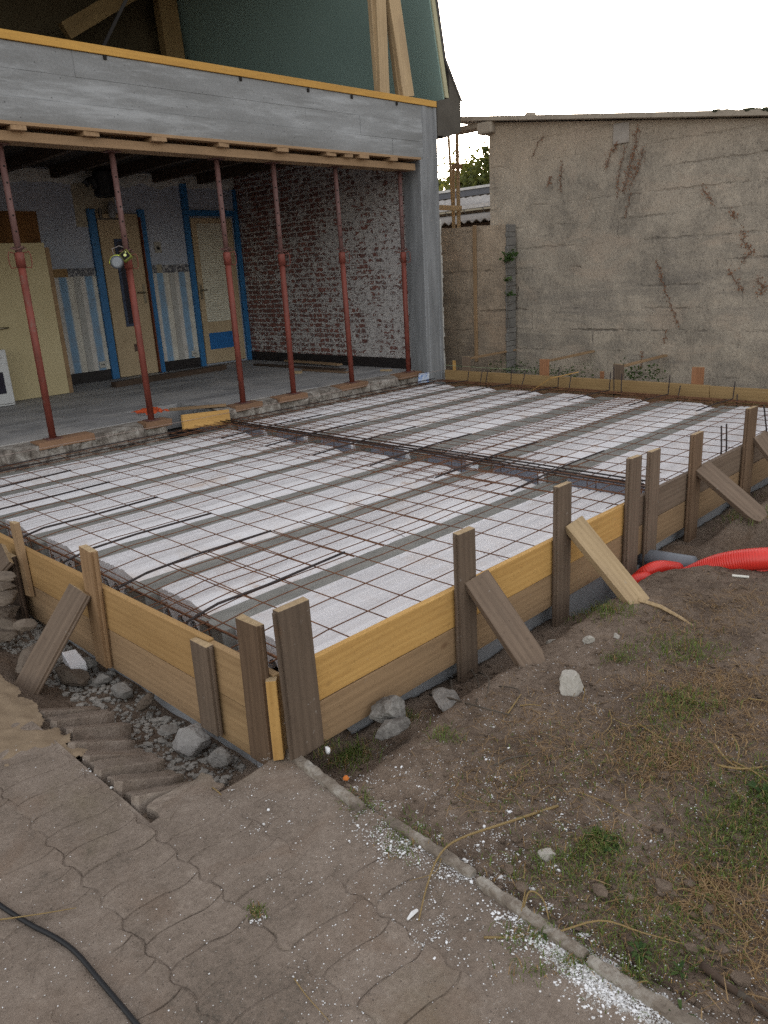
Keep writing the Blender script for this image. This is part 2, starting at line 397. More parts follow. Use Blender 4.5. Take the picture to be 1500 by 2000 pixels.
STONE_MOTTLED = speckle('mottled_mortar', [(.38,(.085,.075,.068)),(.48,(.16,.147,.135)),(.62,(.28,.262,.245))], 7, bump=.9, bd=.02)
MORTAR_STONE = speckle('mortared_brick', [(.33,(.15,.050,.038)),(.41,(.19,.085,.068)),(.45,(.24,.222,.208)),(.8,(.38,.36,.345))], 5, bump=.7, bd=.012)
GRAVEL = speckle('mixed_gravel', [(.3,(.17,.155,.138)),(.7,(.36,.335,.305))], 60, bump=.5, rnd=False)
EDGE_CONC = speckle('weathered_edging', [(.36,(.105,.084,.068)),(.50,(.185,.152,.122)),(.60,(.30,.27,.235)),(.72,(.42,.40,.37))], 9, bump=.8, bd=.012)
# ------------------------------------------------------------------ ground
PZ = -0.312; EX = -.035
def sstep(a, b, x):
    t = max(0, min(1, (x-a)/(b-a))) if a != b else float(x > a)
    return t*t*(3-2*t)
def gz(x, y):
    p = V((x*1.0, y*1.0, 0))
    n = noise.noise(p*1.3)*.02+noise.noise(p*4.1+V((3,1,0)))*.012+noise.noise(p*11)*.006
    if x > EX and y < .02:                      # bare earth beside the long formwork
        h = -.312+.060*sstep(.1, .9, x)
        h += .02*sstep(-.3, -1.2, y)-.03*sstep(-1.5, -4, y)
        gut = sstep(-.30, -.13, y)
        h -= gut*(.10+.06*sstep(.3, 1.0, x))
        # service trench crossing under the formwork
        c = 2.15+(-y)*1.45
        t = math.exp(-((x-c)/.36)**4)*sstep(-1.3, -.55, y)
        h -= .30*t
        n *= .45+.6*sstep(.0,.7,x)
        h2 = h+n+.012*noise.noise(p*24)
        return h2
    if x <= EX or y >= .02 and x < .3:
        h = PZ-.035+n*.2
        if y > .04 and x > -.50:
            k = sstep(-.46+.05*noise.noise(V((0,y*3,0))), -.17, x)*sstep(.05, .20, y)*(1-.35*sstep(1.2,2.2,y))
            h -= k*.115; h += k*n*1.3
        if x < -.3 and y > 1.8: h += 0
        return h
    if x > 6.15 and y < 4.3: return -.13+n*1.5
    return -.5
def axis(lo, hi, step, far):
    a = [lo+step*i for i in range(int((hi-lo)/step)+1)]
    s = step; x = a[0]; pre = []
    while x > -far: s *= 1.32; x -= s; pre.append(x)
    s = step; x = a[-1]; post = []
    while x < far: s *= 1.32; x += s; post.append(x)
    return pre[::-1]+a+post
xs = axis(-1.5, 3.6, .024, 420); ys = axis(-1.75, 3.0, .026, 420)
gm = MB(); gv = [(x, y, gz(x, y)) for y in ys for x in xs]; nx = len(xs)
gm.add(gv, [(j*nx+i, j*nx+i+1, (j+1)*nx+i+1, (j+1)*nx+i) for j in range(len(ys)-1) for i in range(nx-1)])
g = gm.build('ground', DIRT, smooth=True, origin=(0,0,0)); tag(g, kind='structure')

# paving of interlocking wavy blocks (one laid surface), its broken edge blocks are built below
PX, PY = .225, .1125
def wjoint(y): return .0085*math.sin(2*math.pi*y/PY)+.003*math.sin(4*math.pi*y/PY+1)
def wcross(u): return .0105*math.sin(2*math.pi*u)+.0025*math.sin(4*math.pi*u+.6)
def paver_outline(y0=0.0, gap=.0016, n=12):
    """Outline about its own centre; y0 is the world phase that lets neighbouring columns interlock."""
    lo = -PY/2; pts = []
    L = lambda y: -PX/2+gap+wjoint(y+y0)
    Rr = lambda y: PX/2-gap+wjoint(y+y0)
    for i in range(n):
        u = i/n; yb = lo+gap+wcross(u); pts.append((L(yb)+(Rr(yb)-L(yb))*u, yb))
    for i in range(7):
        t = i/7; y = (lo+gap+wcross(1))*(1-t)+(-lo-gap+wcross(1))*t; pts.append((Rr(y), y))
    for i in range(n):
        u = 1-i/n; yb = -lo-gap+wcross(u); pts.append((L(yb)+(Rr(yb)-L(yb))*u, yb))
    for i in range(7):
        t = i/7; y = (-lo-gap+wcross(0))*(1-t)+(lo+gap+wcross(0))*t; pts.append((L(y), y))
    return pts
def add_paver(m, cx, cy, z, th=.06, tilt=(0,0), rot=0.0, rnd=.0008, phase=None):
    o = paver_outline(cy if phase is None else phase); n = len(o); vs = []
    T = Matrix.Translation((cx,cy,z)) @ Matrix.Rotation(rot,4,'Z') @ Matrix.Rotation(tilt[0],4,'X') @ Matrix.Rotation(tilt[1],4,'Y')
    sd = R()*90
    for (inset, dz) in ((0,-th),(0,-.0042),(.0012,-.0012),(.0035,0)):
        for (x, y) in o:
            wx = (.0030*noise.noise(V((x*28+sd, y*28, dz*30)))+.0018*noise.noise(V((x*90+sd, y*90, 3)))) if dz > -th else 0
            vs.append(T @ V((x*(1-inset/(PX/2))+wx, y*(1-inset/(PY/2))+wx, dz+(U(-rnd,rnd) if dz > -.004 else 0))))
    c = len(vs); vs.append(T @ V((0,0,.0004)))
    fs = []
    for r in range(3):
        for i in range(n):
            j = (i+1) % n; fs.append((r*n+i, r*n+j, (r+1)*n+j, (r+1)*n+i))
    for i in range(n): fs.append((3*n+i, 3*n+(i+1)%n, c))
    m.add(vs, fs)
pm = MB()
colx = [-.3875+PX*k for k in range(-8, 2)]
edge_spots = []
hz = lambda x, y: .005*noise.noise(V((x,y,0))*1.7)
for ci, cx in enumerate(colx):
    off = PY*.5*(ci % 2)
    for k in range(-22, 46):
        cy = k*PY+off
        if cx > -.20 and cy > .045: continue
        if cx > -.45 and cy > .03: continue
        add_paver(pm, cx, cy, PZ+U(-.0024,.0024)+hz(cx,cy), .05, (U(-.016,.016), U(-.010,.010)))
pv = pm.build('paving', PAVER, smooth=False, origin=(0,0,0)); tag(pv, kind='structure')
# trodden dirt that fills the joints and films over parts of the blocks
sm = MB(); nxx, nyy = 150, 330; x0_, x1_, y0_, y1_ = -2.0, -.02, -2.0, 2.6; vs = []
for j in range(nyy+1):
    for i in range(nxx+1):
        x = x0_+(x1_-x0_)*i/nxx; y = y0_+(y1_-y0_)*j/nyy
        e = noise.noise(V((x*2.6,y*2.6,4)))*.0034+noise.noise(V((x*9,y*9,4)))*.0022+noise.noise(V((x*30,y*30,4)))*.0010
        z = PZ-.0030+hz(x,y)+e*1.15+.008*sstep(-.16,-.06,x)*(1 if y < .03 else 0)
        vs.append((x,y,z))
sm.add(vs, [(j*(nxx+1)+i, j*(nxx+1)+i+1, (j+1)*(nxx+1)+i+1, (j+1)*(nxx+1)+i) for j in range(nyy) for i in range(nxx) if not (vs[j*(nxx+1)+i][0] > -.485 and vs[j*(nxx+1)+i][1] > .02)])
tag(sm.build('joint_dirt', PAVER, smooth=True, origin=(0,0,0)), kind='structure')

def ordn(i): return ['first','second','third','fourth','fifth','sixth','seventh','eighth','ninth','tenth','eleventh','twelfth','thirteenth','fourteenth','fifteenth','sixteenth','seventeenth','eighteenth','nineteenth','twentieth'][i]
# broken, tipped edge blocks in a row along the trench: left ends up, right ends down in the trench
for i in range(8):
    cy = .212+.113*i; k = 1-i/7
    m = MB(); ty = .36+U(-.09,.07); x_l = -.472+.010*i+U(-.024,.020)
    cx = x_l+math.cos(ty)*PX/2; cz = PZ+(.010*k-.016*(1-k))+U(-.004,.004)-math.sin(ty)*PX/2
    add_paver(m, cx, cy+U(-.006,.006), cz, .064, (-.25+U(-.09,.07), ty), U(-.08,.08), .002, 0.0)
    o = m.build('paving_block', PAVER)
    tag(o, 'wavy paving block tipped into the trench, %s counted from the formwork corner' % ordn(i), 'paving block', 'tipped paving blocks along the trench')
for (x_, y_, r_, lab) in ((-.34,.092,.16,'wavy paving block with an open joint just below the tipped row'),):
    m = MB(); add_paver(m, x_, y_, PZ-.004, .06, (.03,.05), r_, .002, 0.0); tag(m.build('paving_block', PAVER), lab, 'paving block', 'tipped paving blocks along the trench')

# sand spilled over the paving (loose, uncountable)
sm = MB(); N = 150; vs = []; cx, cy = -.58, 1.02
for j in range(N):
    for i2 in range(N):
        x = cx+(i2/(N-1)-.5)*.74; y = cy+(j/(N-1)-.5)*1.5
        r = math.hypot((x-cx)/.30, (y-cy)/.66)
        e = .015*(1-sstep(.15, 1.0, r+.75*noise.noise(V((x*6,y*6,2)))+.35*noise.noise(V((x*23,y*23,5)))))
        vs.append((x, y, PZ-.012+hz(x,y)+e+.004*noise.noise(V((x*22,y*22,0)))))
sm.add(vs, [(j*N+i2, j*N+i2+1, (j+1)*N+i2+1, (j+1)*N+i2) for j in range(N-1) for i2 in range(N-1) if vs[j*N+i2][2] > PZ-.0095+hz(vs[j*N+i2][0],vs[j*N+i2][1]) and vs[j*N+i2][0] < -.43+.07*noise.noise(V((vs[j*N+i2][1]*7,0,0)))])
o = sm.build('sand', SAND, smooth=True); tag(o, 'thin spill of tan sand lying over the paving by the left brace', 'sand', kind='stuff')

# ------------------------------------------------------------------ footing wall under the formwork
def footing(name, a, b, label):
    m = MB(); m.box(a, b)
    me = m.build(name, FOOTING, bevel=.006); tag(me, label, 'footing')
footing('footing_wall', (.01,.035,-.62), (6.0,.22,-.30), 'grey rendered footing wall under the long right-hand formwork')
footing('footing_wall', (.012,.225,-.62), (.20,4.40,-.33), 'grey rendered footing wall under the short left-hand formwork')
tag((lambda m: (m.box((.205,.225,-.62),(5.95,4.40,-.42)), m.build('crawl_space_floor', DIRT))[1])(MB()), kind='structure')

# ------------------------------------------------------------------ polystyrene infill and joists
TOPZ = -.115
def infill(y0, y1, x0, x1, label, grp, grooves=True):
    w = y1-y0; prof = [(y0-.03, TOPZ-.155), (y0-.03, TOPZ-.10), (y0-.004, TOPZ-.045)]
    prof += [(y0+.03, TOPZ-.030), (y0+w*.32, TOPZ-.008)]
    a = y0+w*.36; b = y1-.035; k = 5
    for i in range(k):
        c = a+(b-a)*(i+.5)/k; h = (b-a)/k
        prof += [(c-h*.5, TOPZ), (c+h*.22, TOPZ), (c+h*.28, TOPZ-.006), (c+h*.44, TOPZ-.006)]
    prof += [(b, TOPZ), (y1-.008, TOPZ-.004), (y1+.008, TOPZ-.05), (y1+.03, TOPZ-.10), (y1+.03, TOPZ-.155)]
    # notched underside gives the scalloped end
    n = 4
    for i in range(n):
        c = y1-w*(i+.5)/n
        for t in range(7):
            an = math.pi*t/6; prof.append((c+.035*math.cos(an), TOPZ-.155+.062*math.sin(an)))
    m = MB(); npf = len(prof); seg = max(1, int(round((x1-x0)/1.2))); jx = [x0+(x1-x0)*i/seg for i in range(seg+1)]
    st = []
    for i in range(seg):
        st += [(jx[i]+(.003 if i else 0), U(-.004,.004))]; st += [(jx[i+1]-(.003 if i < seg-1 else 0), st[-1][1])]
    for i in range(0, len(st), 2):      # blocks butted end to end in one row
        dz = U(-.003,.003); dy = st[i][1]
        mm = [(u+dy, w2+dz) for u, w2 in prof]
        f0 = len(m.f); m.prism(mm, 'X', st[i][0]+U(-.006,.006)*(i == 0), st[i+1][0])
        for q in range(4, 5+4*k): m.m[f0+q] = 1
    o = m.build('polystyrene_infill', [POLY, POLYD]); tag(o, label, 'infill block', grp)
    return o
def joist(yc, x0, x1, label, grp, w=.15):
    m = MB(); n = int((x1-x0)/.07); vs = []; h = w/2; sd = R()*30
    for i in range(n+1):
        x = x0+(x1-x0)*i/n
        e = noise.noise(V((x*5+sd, 0, 0)))*.008; f = noise.noise(V((x*5, sd, 5)))*.008; q = noise.noise(V((x*9, 3, sd)))*.004
        for (y, z) in ((-h-.01,-.27),(-h+e,-.142+q),(-h+.012+e,-.130+q),(h-.012+f,-.130-q),(h+f,-.142-q),(h+.01,-.27)):
            vs.append((x, yc+y, z))
    fs = []
    for i in range(n):
        for j in range(5): fs.append((i*6+j, (i+1)*6+j, (i+1)*6+j+1, i*6+j+1))
    fs.append((0,1,2,3,4,5)); fs.append(tuple(n*6+j for j in (5,4,3,2,1,0)))
    m.add(vs, fs); o = m.build('concrete_joist', CONC_JOIST); tag(o, label, 'joist', grp)
near_rows = [(.035,.665)]+[(.836+.6*k, 1.268+.6*k) for k in range(6)]
far_rows = [(.035,.755)]+[(.952+.61*k, 1.345+.61*k) for k in range(5)]+[(3.98,4.38)]
wides = {0:'wide white grooved polystyrene row'}
for k, (a, b) in enumerate(near_rows):
    lab = ('wide white polystyrene row against the right formwork, in the near half of the slab' if k == 0 else
           'white grooved polystyrene row in the near slab half, %s from the right formwork' % ordn(k))
    infill(a, b, .27+U(-.015,.015), 2.745, lab, 'polystyrene rows in the near half')
for k, (a, b) in enumerate(far_rows):
    lab = ('wide white polystyrene row against the right formwork, in the far half of the slab' if k == 0 else
           'white polystyrene row in the far half, %s counted from the right formwork' % ordn(k))
    infill(a, b, 2.965, 5.83, lab, 'polystyrene rows in the far half')
for k in range(7):
    joist(.75+.6*k if k < 6 else 4.36, .22+U(-.02,.02), 2.78, 'grey concrete joist in the near slab half, %s from the right formwork' % ordn(k), 'concrete joists in the near half', .17 if k < 6 else .10)
for k in range(6):
    joist(.85+.61*k, 2.98, 5.88, 'grey concrete joist in the far slab half, %s from the right formwork' % ordn(k), 'concrete joists in the far half', .19)
# end caps: little polystyrene shutters closing the far rows at the cross beam
# cross beam trough between the halves
m = MB(); m.box((2.72,.23,-.41),(3.0,4.39,-.20)); tag(m.build('cross_beam_trough', FOOTING), 'grey concrete trough across the slab between its two halves', 'beam')

# ------------------------------------------------------------------ steel: welded mesh sheets, bars, cages
def wz(x, y, sd):
    sag = .010*noise.noise(V((x*1.1+sd, y*1.1, sd)))+.003*noise.noise(V((x*4, y*4, sd)))
    end = -.020*sstep(.40, .10, x)-.02*sstep(5.6, 5.95, x)
    return -.058+sag+end
def mesh_sheet(xA, xB, yA, yB, x0, y0, sd, label, dx=.2, dy=.2):
    m = MB(); r = .0027
    xsx = []; x = x0
    while x < xB: xsx.append(x+U(-.006,.006)); x += dx
    ysx = []; y = y0
    while y < yB: ysx.append(y+U(-.006,.006)); y += dy
    for y in ysx:
        n = int((xB-xA)/.09); a = xA+U(-.02,.02); b = xB+U(-.02,.02)
        m.tube([(a+(b-a)*i/n, y+.004*noise.noise(V((i*.3,y*9,sd))), wz(a+(b-a)*i/n, y, sd)) for i in range(n+1)], r, 5)
    for x in xsx:
        n = int((yB-yA)/.09); a = yA+U(-.03,.02); b = yB+U(-.02,.03)
        m.tube([(x+.006*noise.noise(V((i*.25,x*9,sd+3))), a+(b-a)*i/n, wz(x, a+(b-a)*i/n, sd)+.0065) for i in range(n+1)], r, 5)
    tag(m.build('wire_mesh', RUST, smooth=True), label, 'wire mesh', 'rusty reinforcing mesh sheets')
mesh_sheet(.10, 3.12, .045, 1.29, .18, .21, 1.0, 'rusty welded mesh sheet laid over the near half beside the right formwork')
mesh_sheet(.06, 3.20, .66, 4.37, .17, .73, 7.3, 'rusty welded mesh sheet laid over the near half beside the house slab')
mesh_sheet(2.30, 5.92, .05, 1.75, 2.36, .12, 13.1, 'rusty welded mesh sheet laid over the far half beside the right formwork')
mesh_sheet(2.18, 5.90, 1.30, 4.36, 2.27, 1.36, 21.7, 'rusty welded mesh sheet laid over the far half beside the house slab')
def rbar(pts, r, label, grp=None, mat=REBAR, name='steel_bar', cat='steel bar'):
    m = MB(); m.tube(pts, r, 7); tag(m.build(name, mat, smooth=True), label, cat, grp)
def hook(x, y, z):      # end hooked down into the edge cage
    return [(x+.02, y, z-.075), (x-.02, y+.01, z-.085), (x-.045, y, z-.055), (x-.03, y, z-.01), (x+.02, y, z)]
for k, y in enumerate([.73,1.30,1.85,2.43,3.06,3.63,4.16]):
    z = -.044
    rbar(hook(.13,y,z-.02)+[(.25,y,z-.004),(.5,y+U(-.01,.01),z+U(-.006,.006)),(.96,y+U(-.015,.015),z+U(-.004,.008))], .0058,
         'dark hooked steel bar at the left slab edge, %s from the right formwork' % ordn(k), 'dark bars hooked into the left edge')
for k, y in enumerate([.74,1.30,1.89,2.48,3.06,3.66]):
    rbar([(2.26,y-.03+U(-.01,.01),-.045),(2.7,y-.01,-.035),(3.0,y,-.034),(3.42,y+U(-.02,.02),-.042)], .0058,
         'dark steel bar lying over the cross beam, %s from the right formwork' % ordn(k), 'dark bars over the cross beam')
for k, y in enumerate([.83,1.44,2.06,2.66,3.27,3.88]):
    rbar([(5.1,y,-.045),(5.5,y,-.045),(5.88,y,-.06),(5.90,y,-.06+U(.10,.20))], .0055,
         'dark steel bar bent up against the far formwork, %s counted from the right' % ordn(k), 'dark bars bent up at the far edge')
def cage(axis_, fixed, lo, hi, z0, z1, w, label, mat, step=.2, r=.005):
    m = MB()
    P = (lambda t, u, z: (t, u, z)) if axis_ == 'X' else (lambda t, u, z: (u, t, z))
    n = int((hi-lo)/.25)
    for du in (-w/2, w/2):
        for z in (z0, z1):
            m.tube([P(lo+(hi-lo)*i/n, fixed+du+U(-.004,.004), z+U(-.005,.005)) for i in range(n+1)], r, 6)
    t = lo+.05
    while t < hi:
        q = .008; h = w/2+q
        m.tube([P(t, fixed-h, z0-q), P(t, fixed+h, z0-q), P(t+.004, fixed+h, z1+q), P(t+.004, fixed-h, z1+q), P(t+.002, fixed-h, z0-q)], .0032, 5)
        t += step+U(-.03,.03)
    tag(m.build('rebar_cage', mat, smooth=True), label, 'rebar cage')
cage('Y', .155, .10, 4.36, -.25, -.125, .085, 'rusty rebar cage along the inside of the left formwork', RUST, .30, .0055)
cage('X', .10, .10, 5.95, -.26, -.20, .07, 'rusty rebar cage along the foot of the right formwork', RUST)
cage('Y', 5.93, .10, 4.36, -.24, -.09, .08, 'rusty rebar cage along the inside of the far formwork', RUST)
cage('Y', 2.83, .10, 4.38, -.20, -.075, .09, 'dark rebar cage in the cross beam between the two slab halves', RUST, .34, .0048)
for dz_ in (0, .035): rbar([(.2,4.385,-.10+dz_),(1.6,4.39,-.095+dz_),(3.2,4.385,-.10+dz_),(5.88,4.39,-.098+dz_)], .005, ['lower','upper'][dz_ > 0]+' thin dark bar running along the broken house slab edge', 'bars along the house slab edge')
# thick bars lying along the cross beam
for k, dx in enumerate((-.07,-.01,.055)):
    rbar([(2.82+dx+U(-.01,.01), .10+U(0,.1), -.050), (2.82+dx, 1.2, -.044), (2.82+dx+U(-.012,.012), 2.6, -.05), (2.82+dx, 4.37, -.05)], .0055,
         'long dark bar along the cross beam, %s counted from the left edge' % ordn(k), 'long bars along the cross beam')
# upright starter bars
def starter(px, py0, py1, X, lab, tilt=0.0, mode='X'):
    a = onX(px, py0, X); b = onX(px+tilt, py1, X)
    rbar([a+V((0,0,-.05)), a, b], .0055, lab, 'starter bars standing at the far edge')
for px, y0, y1, t, lab in [(938,748,722,4,'short bent starter bar at the far edge, leftmost of the row'),(949,748,722,4,'short bent starter bar at the far edge, second from the left'),
        (1018,757,724,9,'leaning starter bar in front of the far board, left of the orange stake'),(1110,767,730,6,'tall leaning starter bar at the far edge between the two stakes'),
        (1199,768,716,0,'left bar of the upright pair in front of the grey far stake'),(1213,772,730,1,'right bar of the upright pair in front of the grey far stake'),
        (1322,787,753,7,'leaning starter bar at the far edge right of the grey stake'),(1439,790,770,1,'short starter bar at the far edge near the board joint')]:
    starter(px, y0, y1, 5.90, lab, t)
p = onZ(1409, 880, -.1); q = onZ(1419, 876, -.1)
m = MB()
for (px, py0, py1) in ((1409,876,832),(1419,872,828)):
    a = onY(px, py0, .09); b = onY(px, py1, .09); m.tube([a+V((0,0,-.12)), a, b], .0055, 6)
a = onY(1409, 860, .09); b = onY(1419, 857, .09); m.tube([a, b], .003, 5)
tag(m.build('starter_bar_pair', REBAR, smooth=True), 'pair of dark upright starter bars tied together behind the right formwork', 'starter bars')
rbar([onY(1497,840,.09)+V((0,0,-.1)), onY(1497,840,.09), onY(1492,792,.09)], .0055, 'single dark upright bar at the far right end of the slab', None)
p0 = onZ(1036,764,0); 
m = MB(); m.tube([onX(1037,764,5.86), onX(1075,750,5.80)+V((0,0,.06)), onX(1130,738,5.9)+V((0,0,.06))], .005, 5)
tag(m.build('yellow_twig', W_ORANGE), 'thin yellow stick lying from the slab over the far board', 'stick')
# white tag and blocks in the cross beam
m = MB(); m.hexa([onX(918,918,2.78),onX(933,920,2.78),onX(933,920,2.785),onX(918,918,2.785),onX(919,907,2.78),onX(935,908,2.78),onX(935,908,2.785),onX(919,907,2.785)])
tag(m.build('paper_tag', plain('tag_paper', (.75,.77,.82), .7)), 'small white paper tag stuck on the cross beam', 'tag')
a = onX(928,912,2.777)
PLAS = plain('grey_plastic_cap', (.26,.27,.32), .5)
for k, (a, b) in enumerate(far_rows):
    m = MB(); m.prism([(2.925,-.27),(2.961,-.27),(2.961,TOPZ+.006),(2.94,TOPZ+.002)], 'Y', a+.03, b-.02)
    o = m.build('end_shutter', PLAS)
    tag(o, 'grey shutter closing the %s far polystyrene row from the right at the cross beam' % ordn(k), 'shutter', 'grey shutters along the cross beam')

# ------------------------------------------------------------------ formwork boards, stakes, braces
FB = 'formwork boards'
T = .027
def rb(x0, x1, z0, z1, mat, lab, y=-T/2): board('formwork_board', (x0,y,(z0+z1)/2), (x1,y,(z0+z1)/2+U(-.002,.002)), z1-z0, T, (0,-1,0), mat, lab, 'formwork board', FB)
rb(.0, 2.26, -.156, .006, W_ORANGE, 'fresh yellow upper formwork board, long right side near the corner', y=-T/2)
rb(.0, 2.27, -.320, -.160, W_TAN, 'tan lower formwork board below the fresh yellow one, right side')
rb(2.27, 6.1, -.158, .004, W_GREY, 'weathered grey upper formwork board, right side beyond the double stakes')
rb(2.28, 6.1, -.325, -.162, W_TAN, 'brownish lower formwork board, right side beyond the double stakes')
def lb(y0, y1, z0, z1, mat, lab, x=-T/2): board('formwork_board', (x,y0,(z0+z1)/2), (x,y1,(z0+z1)/2), z1-z0, T, (-1,0,0), mat, lab, 'formwork board', FB)
W_SHORE = wood('wood_shoring', (.34,.22,.125), (.235,.145,.08), kn=.6, stain=(.17,.11,.065), vary=.06)
W_PAD = wood('wood_pad', (.27,.155,.092), (.175,.098,.058), kn=.4, stain=(.12,.075,.05), vary=.12)
W_TAN2 = wood('wood_tan_stake', (.30,.185,.10), (.19,.11,.055), kn=.5, stain=(.15,.09,.05), vary=.05)
W_LEFT = wood('wood_left_board', (.37,.225,.095), (.27,.155,.060), kn=.6, stain=(.24,.14,.055), vary=.06)
lb(.38, 4.38, -.190, .004, W_LEFT, 'upper yellow-brown formwork board, short left side')
lb(.385, 4.38, -.385, -.193, W_TAN, 'lower tan formwork board, short left side')
W_RIBBED = wood('wood_ribbed', (.36,.235,.12), (.24,.145,.07), kn=.3, vary=.08)
lb(.003, .376, -.190, -.004, W_RIBBED, 'short ribbed upper formwork board beside the corner stake, left side')
lb(.003, .38, -.385, -.193, W_RIBBED, 'short ribbed lower formwork board beside the corner stake, left side')
bz = lambda px: onX(px, 735+(px-865)*.061, 6.02).y
W_BACK = wood('wood_far_board', (.34,.225,.105), (.24,.15,.065), kn=.5, stain=(.2,.12,.05), vary=.06)
board('formwork_board', (6.02,4.33,-.045), (6.02,1.10,-.045), .145, T, (-1,0,0), W_BACK, 'long yellow formwork board at the far edge, left of the joint', 'formwork board', FB)
board('formwork_board', (6.02,1.095,-.05), (6.02,-.05,-.05), .145, T, (-1,0,0), W_BACK, 'short yellow formwork board at the far edge, right of the joint', 'formwork board', FB)
board('formwork_board', (6.03,4.33,-.2), (6.03,-.05,-.2), .15, T, (-1,0,0), W_TAN, 'lower formwork board at the far edge, mostly hidden behind the slab', 'formwork board', FB)

SK = 'upright formwork stakes'
def stake(p, q, w, t, face, mat, lab): return board('stake', p, q, w, t, face, mat, lab, 'stake', SK, rough=.002, tongue=(.011 if w > .09 else 0)*(1 if abs(V(face).y) > .5 else -1), endmat=W_PALE)
# right side (outer face of the boards is y = -T)
ys_ = -T-.016
for (x0, x1, zt, zb, mat, lab) in [
    (.845,.950,.24,-.40,W_GREY,'dark grey stake on the right side with the first leaning brace'),
    (1.55,1.66,.26,-.42,W_GREY,'brown-grey stake on the right side with the yellow leaning brace'),
    (2.22,2.335,.25,-.40,W_GREY,'left one of the two close stakes on the right side'),
    (2.44,2.55,.24,-.40,W_GREY,'right one of the two close stakes on the right side'),
    (2.97,3.09,.235,-.42,W_BROWN,'brown stake on the right side with the grey plank brace'),
    (3.79,3.93,.25,-.42,W_BROWN,'brown stake at the far end of the right side')]:
    xc = (x0+x1)/2
    stake((xc-.004*U(-1,1), ys_, zb), (xc, ys_, zt), x1-x0, .030, (0,-1,0), mat, lab)
    m2 = None
# corner stakes
stake((.045, ys_, -.300), (.035, ys_, .235), .125, .030, (0,-1,0), W_GREY, 'broad dark grey corner stake on the right side')
stake((-T-.016, .085, -.350), (-T-.016, .080, .175), .115, .032, (-1,0,0), W_BROWN, 'broad brown corner stake on the left side')
stake((-T-.012, .002, -.30), (-T-.012, .000, -.01), .035, .035, (-1,-1,0), W_ORANGE, 'slim yellow batten between the two corner stakes')
# left side
xl = -T-.016
stake((xl, .400, -.362), (xl, .395, .0), .105, .028, (-1,0,0), W_GREY, 'grey stake cut level with the boards on the left side')
stake((xl, 1.245, -.372), (xl, 1.20, .18), .10, .034, (-1,0,0), W_TAN2, 'tan stake held by the brace on the left side')
stake((xl, 1.985, -.24), (xl, 2.00, .145), .062, .026, (-1,0,0), W_TAN, 'narrow stake at the left side near the picture edge')
stake((xl-.03, 2.10, -.42), (xl-.03, 2.10, -.03), .16, .03, (-1,0,0), W_DARK, 'broad dark stake beside the stone heap on the left side')
# far side, behind the board
def fstake(px0, px1, py, mat, lab, X=6.055, t=.03):
    a = onX(px0, py, X); b = onX(px1, py, X); w = abs(a.y-b.y); yc = (a.y+b.y)/2
    stake((X, yc, -.3), (X, yc, a.z), w, t, (-1,0,0), mat, lab)
    return V((X, yc, a.z))
W_RED = wood('wood_reddish', (.34,.165,.085), (.22,.10,.05), kn=.4, vary=.06)
s1 = fstake(904,917,696,W_GREY,'grey far stake next to the concrete pillar')
fstake(884.5,889.5,704,W_ORANGE,'thin yellow peg behind the far board next to the pillar',6.05,.015)
s2 = fstake(1055,1071,701,W_RED,'orange far stake left of the grey one')
s3 = fstake(1199,1217,711,W_GREY,'tall grey far stake in the middle of the far board')
s4 = fstake(1353,1374,716,W_RED,'orange far stake near the right edge of the picture')
fstake(1172,1180,725,W_RED,'short thin reddish far stake left of the grey one',6.3,.015)
BR = 'leaning braces'
def brace(p, q, w, t, mat, lab, face=(0,0,1), taper=None): return board('brace', p, q, w, t, face, mat, lab, 'brace', BR, taper=taper, rough=.002, tongue=.010 if w > .11 else 0, endmat=W_PALE)
# far braces run back to the wall
for (s, px, py, lab) in [(s1,1006,683,'thin brace from the grey far stake by the pillar to the garage wall'),(s2,1158,686,'thin brace from the orange far stake to the garage wall'),(s3,1300,694,'faint thin brace from the tall grey far stake to the garage wall')]:
    brace(s+V((.03,0,-.03)), onX(px,py,6.86), .05, .022, W_TAN, lab, (.3,0,1))
def rbrace(x, z0, px, py, w, t, mat, lab, taper, x1=None):
    q = onX(px, py, x1 or x+.02)
    brace((x, ys_-.02, z0), q+(q-V((x, ys_-.02, z0))).normalized()*.03, w, t, mat, lab, (-.35,-.75,.6), taper)
rbrace(.935, .035, 1043, 1300, .115, .030, W_GREY, 'grey-brown plank brace with a cut point on the right side, nearest the corner', .045)
rbrace(1.66, .070, 1241, 1172, .105, .040, W_PALE, 'yellow plank brace with a splintered foot on the right side', None)
rbrace(3.07, .030, 1481, 1008, .125, .030, W_GREY, 'grey plank brace on the right side, third from the corner', .04)
rbrace(3.95, .055, 1585, 985, .12, .03, W_GREY, 'grey plank brace cut by the right edge of the picture', None)
q = onY(50, 1350, 1.31); brace((-T-.045, 1.285, -.02), q, .135, .028, W_GREY, 'broad grey plank brace propping the left side', (-.75,-.2,.65), None)
q2 = onX(-40, 1130, -.35); brace((-T-.06, 2.05, -.015), (-.42,2.25,-.36), .15, .028, W_GREY, 'dark grey brace at the left edge of the picture', (-.75,-.2,.65), None)
# splinter lying from the yellow brace
m = MB(); pts = [onZ(1248,1172,-.235), onZ(1290,1185,-.24), onZ(1330,1207,-.245), onZ(1362,1228,-.25)]
m.tube(pts, [.012,.010,.007,.002], 5); tag(m.build('wood_splinter', W_PALE), 'long yellow splinter trailing from the foot of the yellow brace', 'splinter')
# ------------------------------------------------------------------ house
YF = 4.42; FZ = .045; YB = 8.03; XB = 5.83
H = thing('house', 'old house with its front wall cut open under a concrete lintel', 'house', (3, 6.2, 0))
def part(m, name, mats, parent=H, **k): return m.build(name, mats, parent, **k)
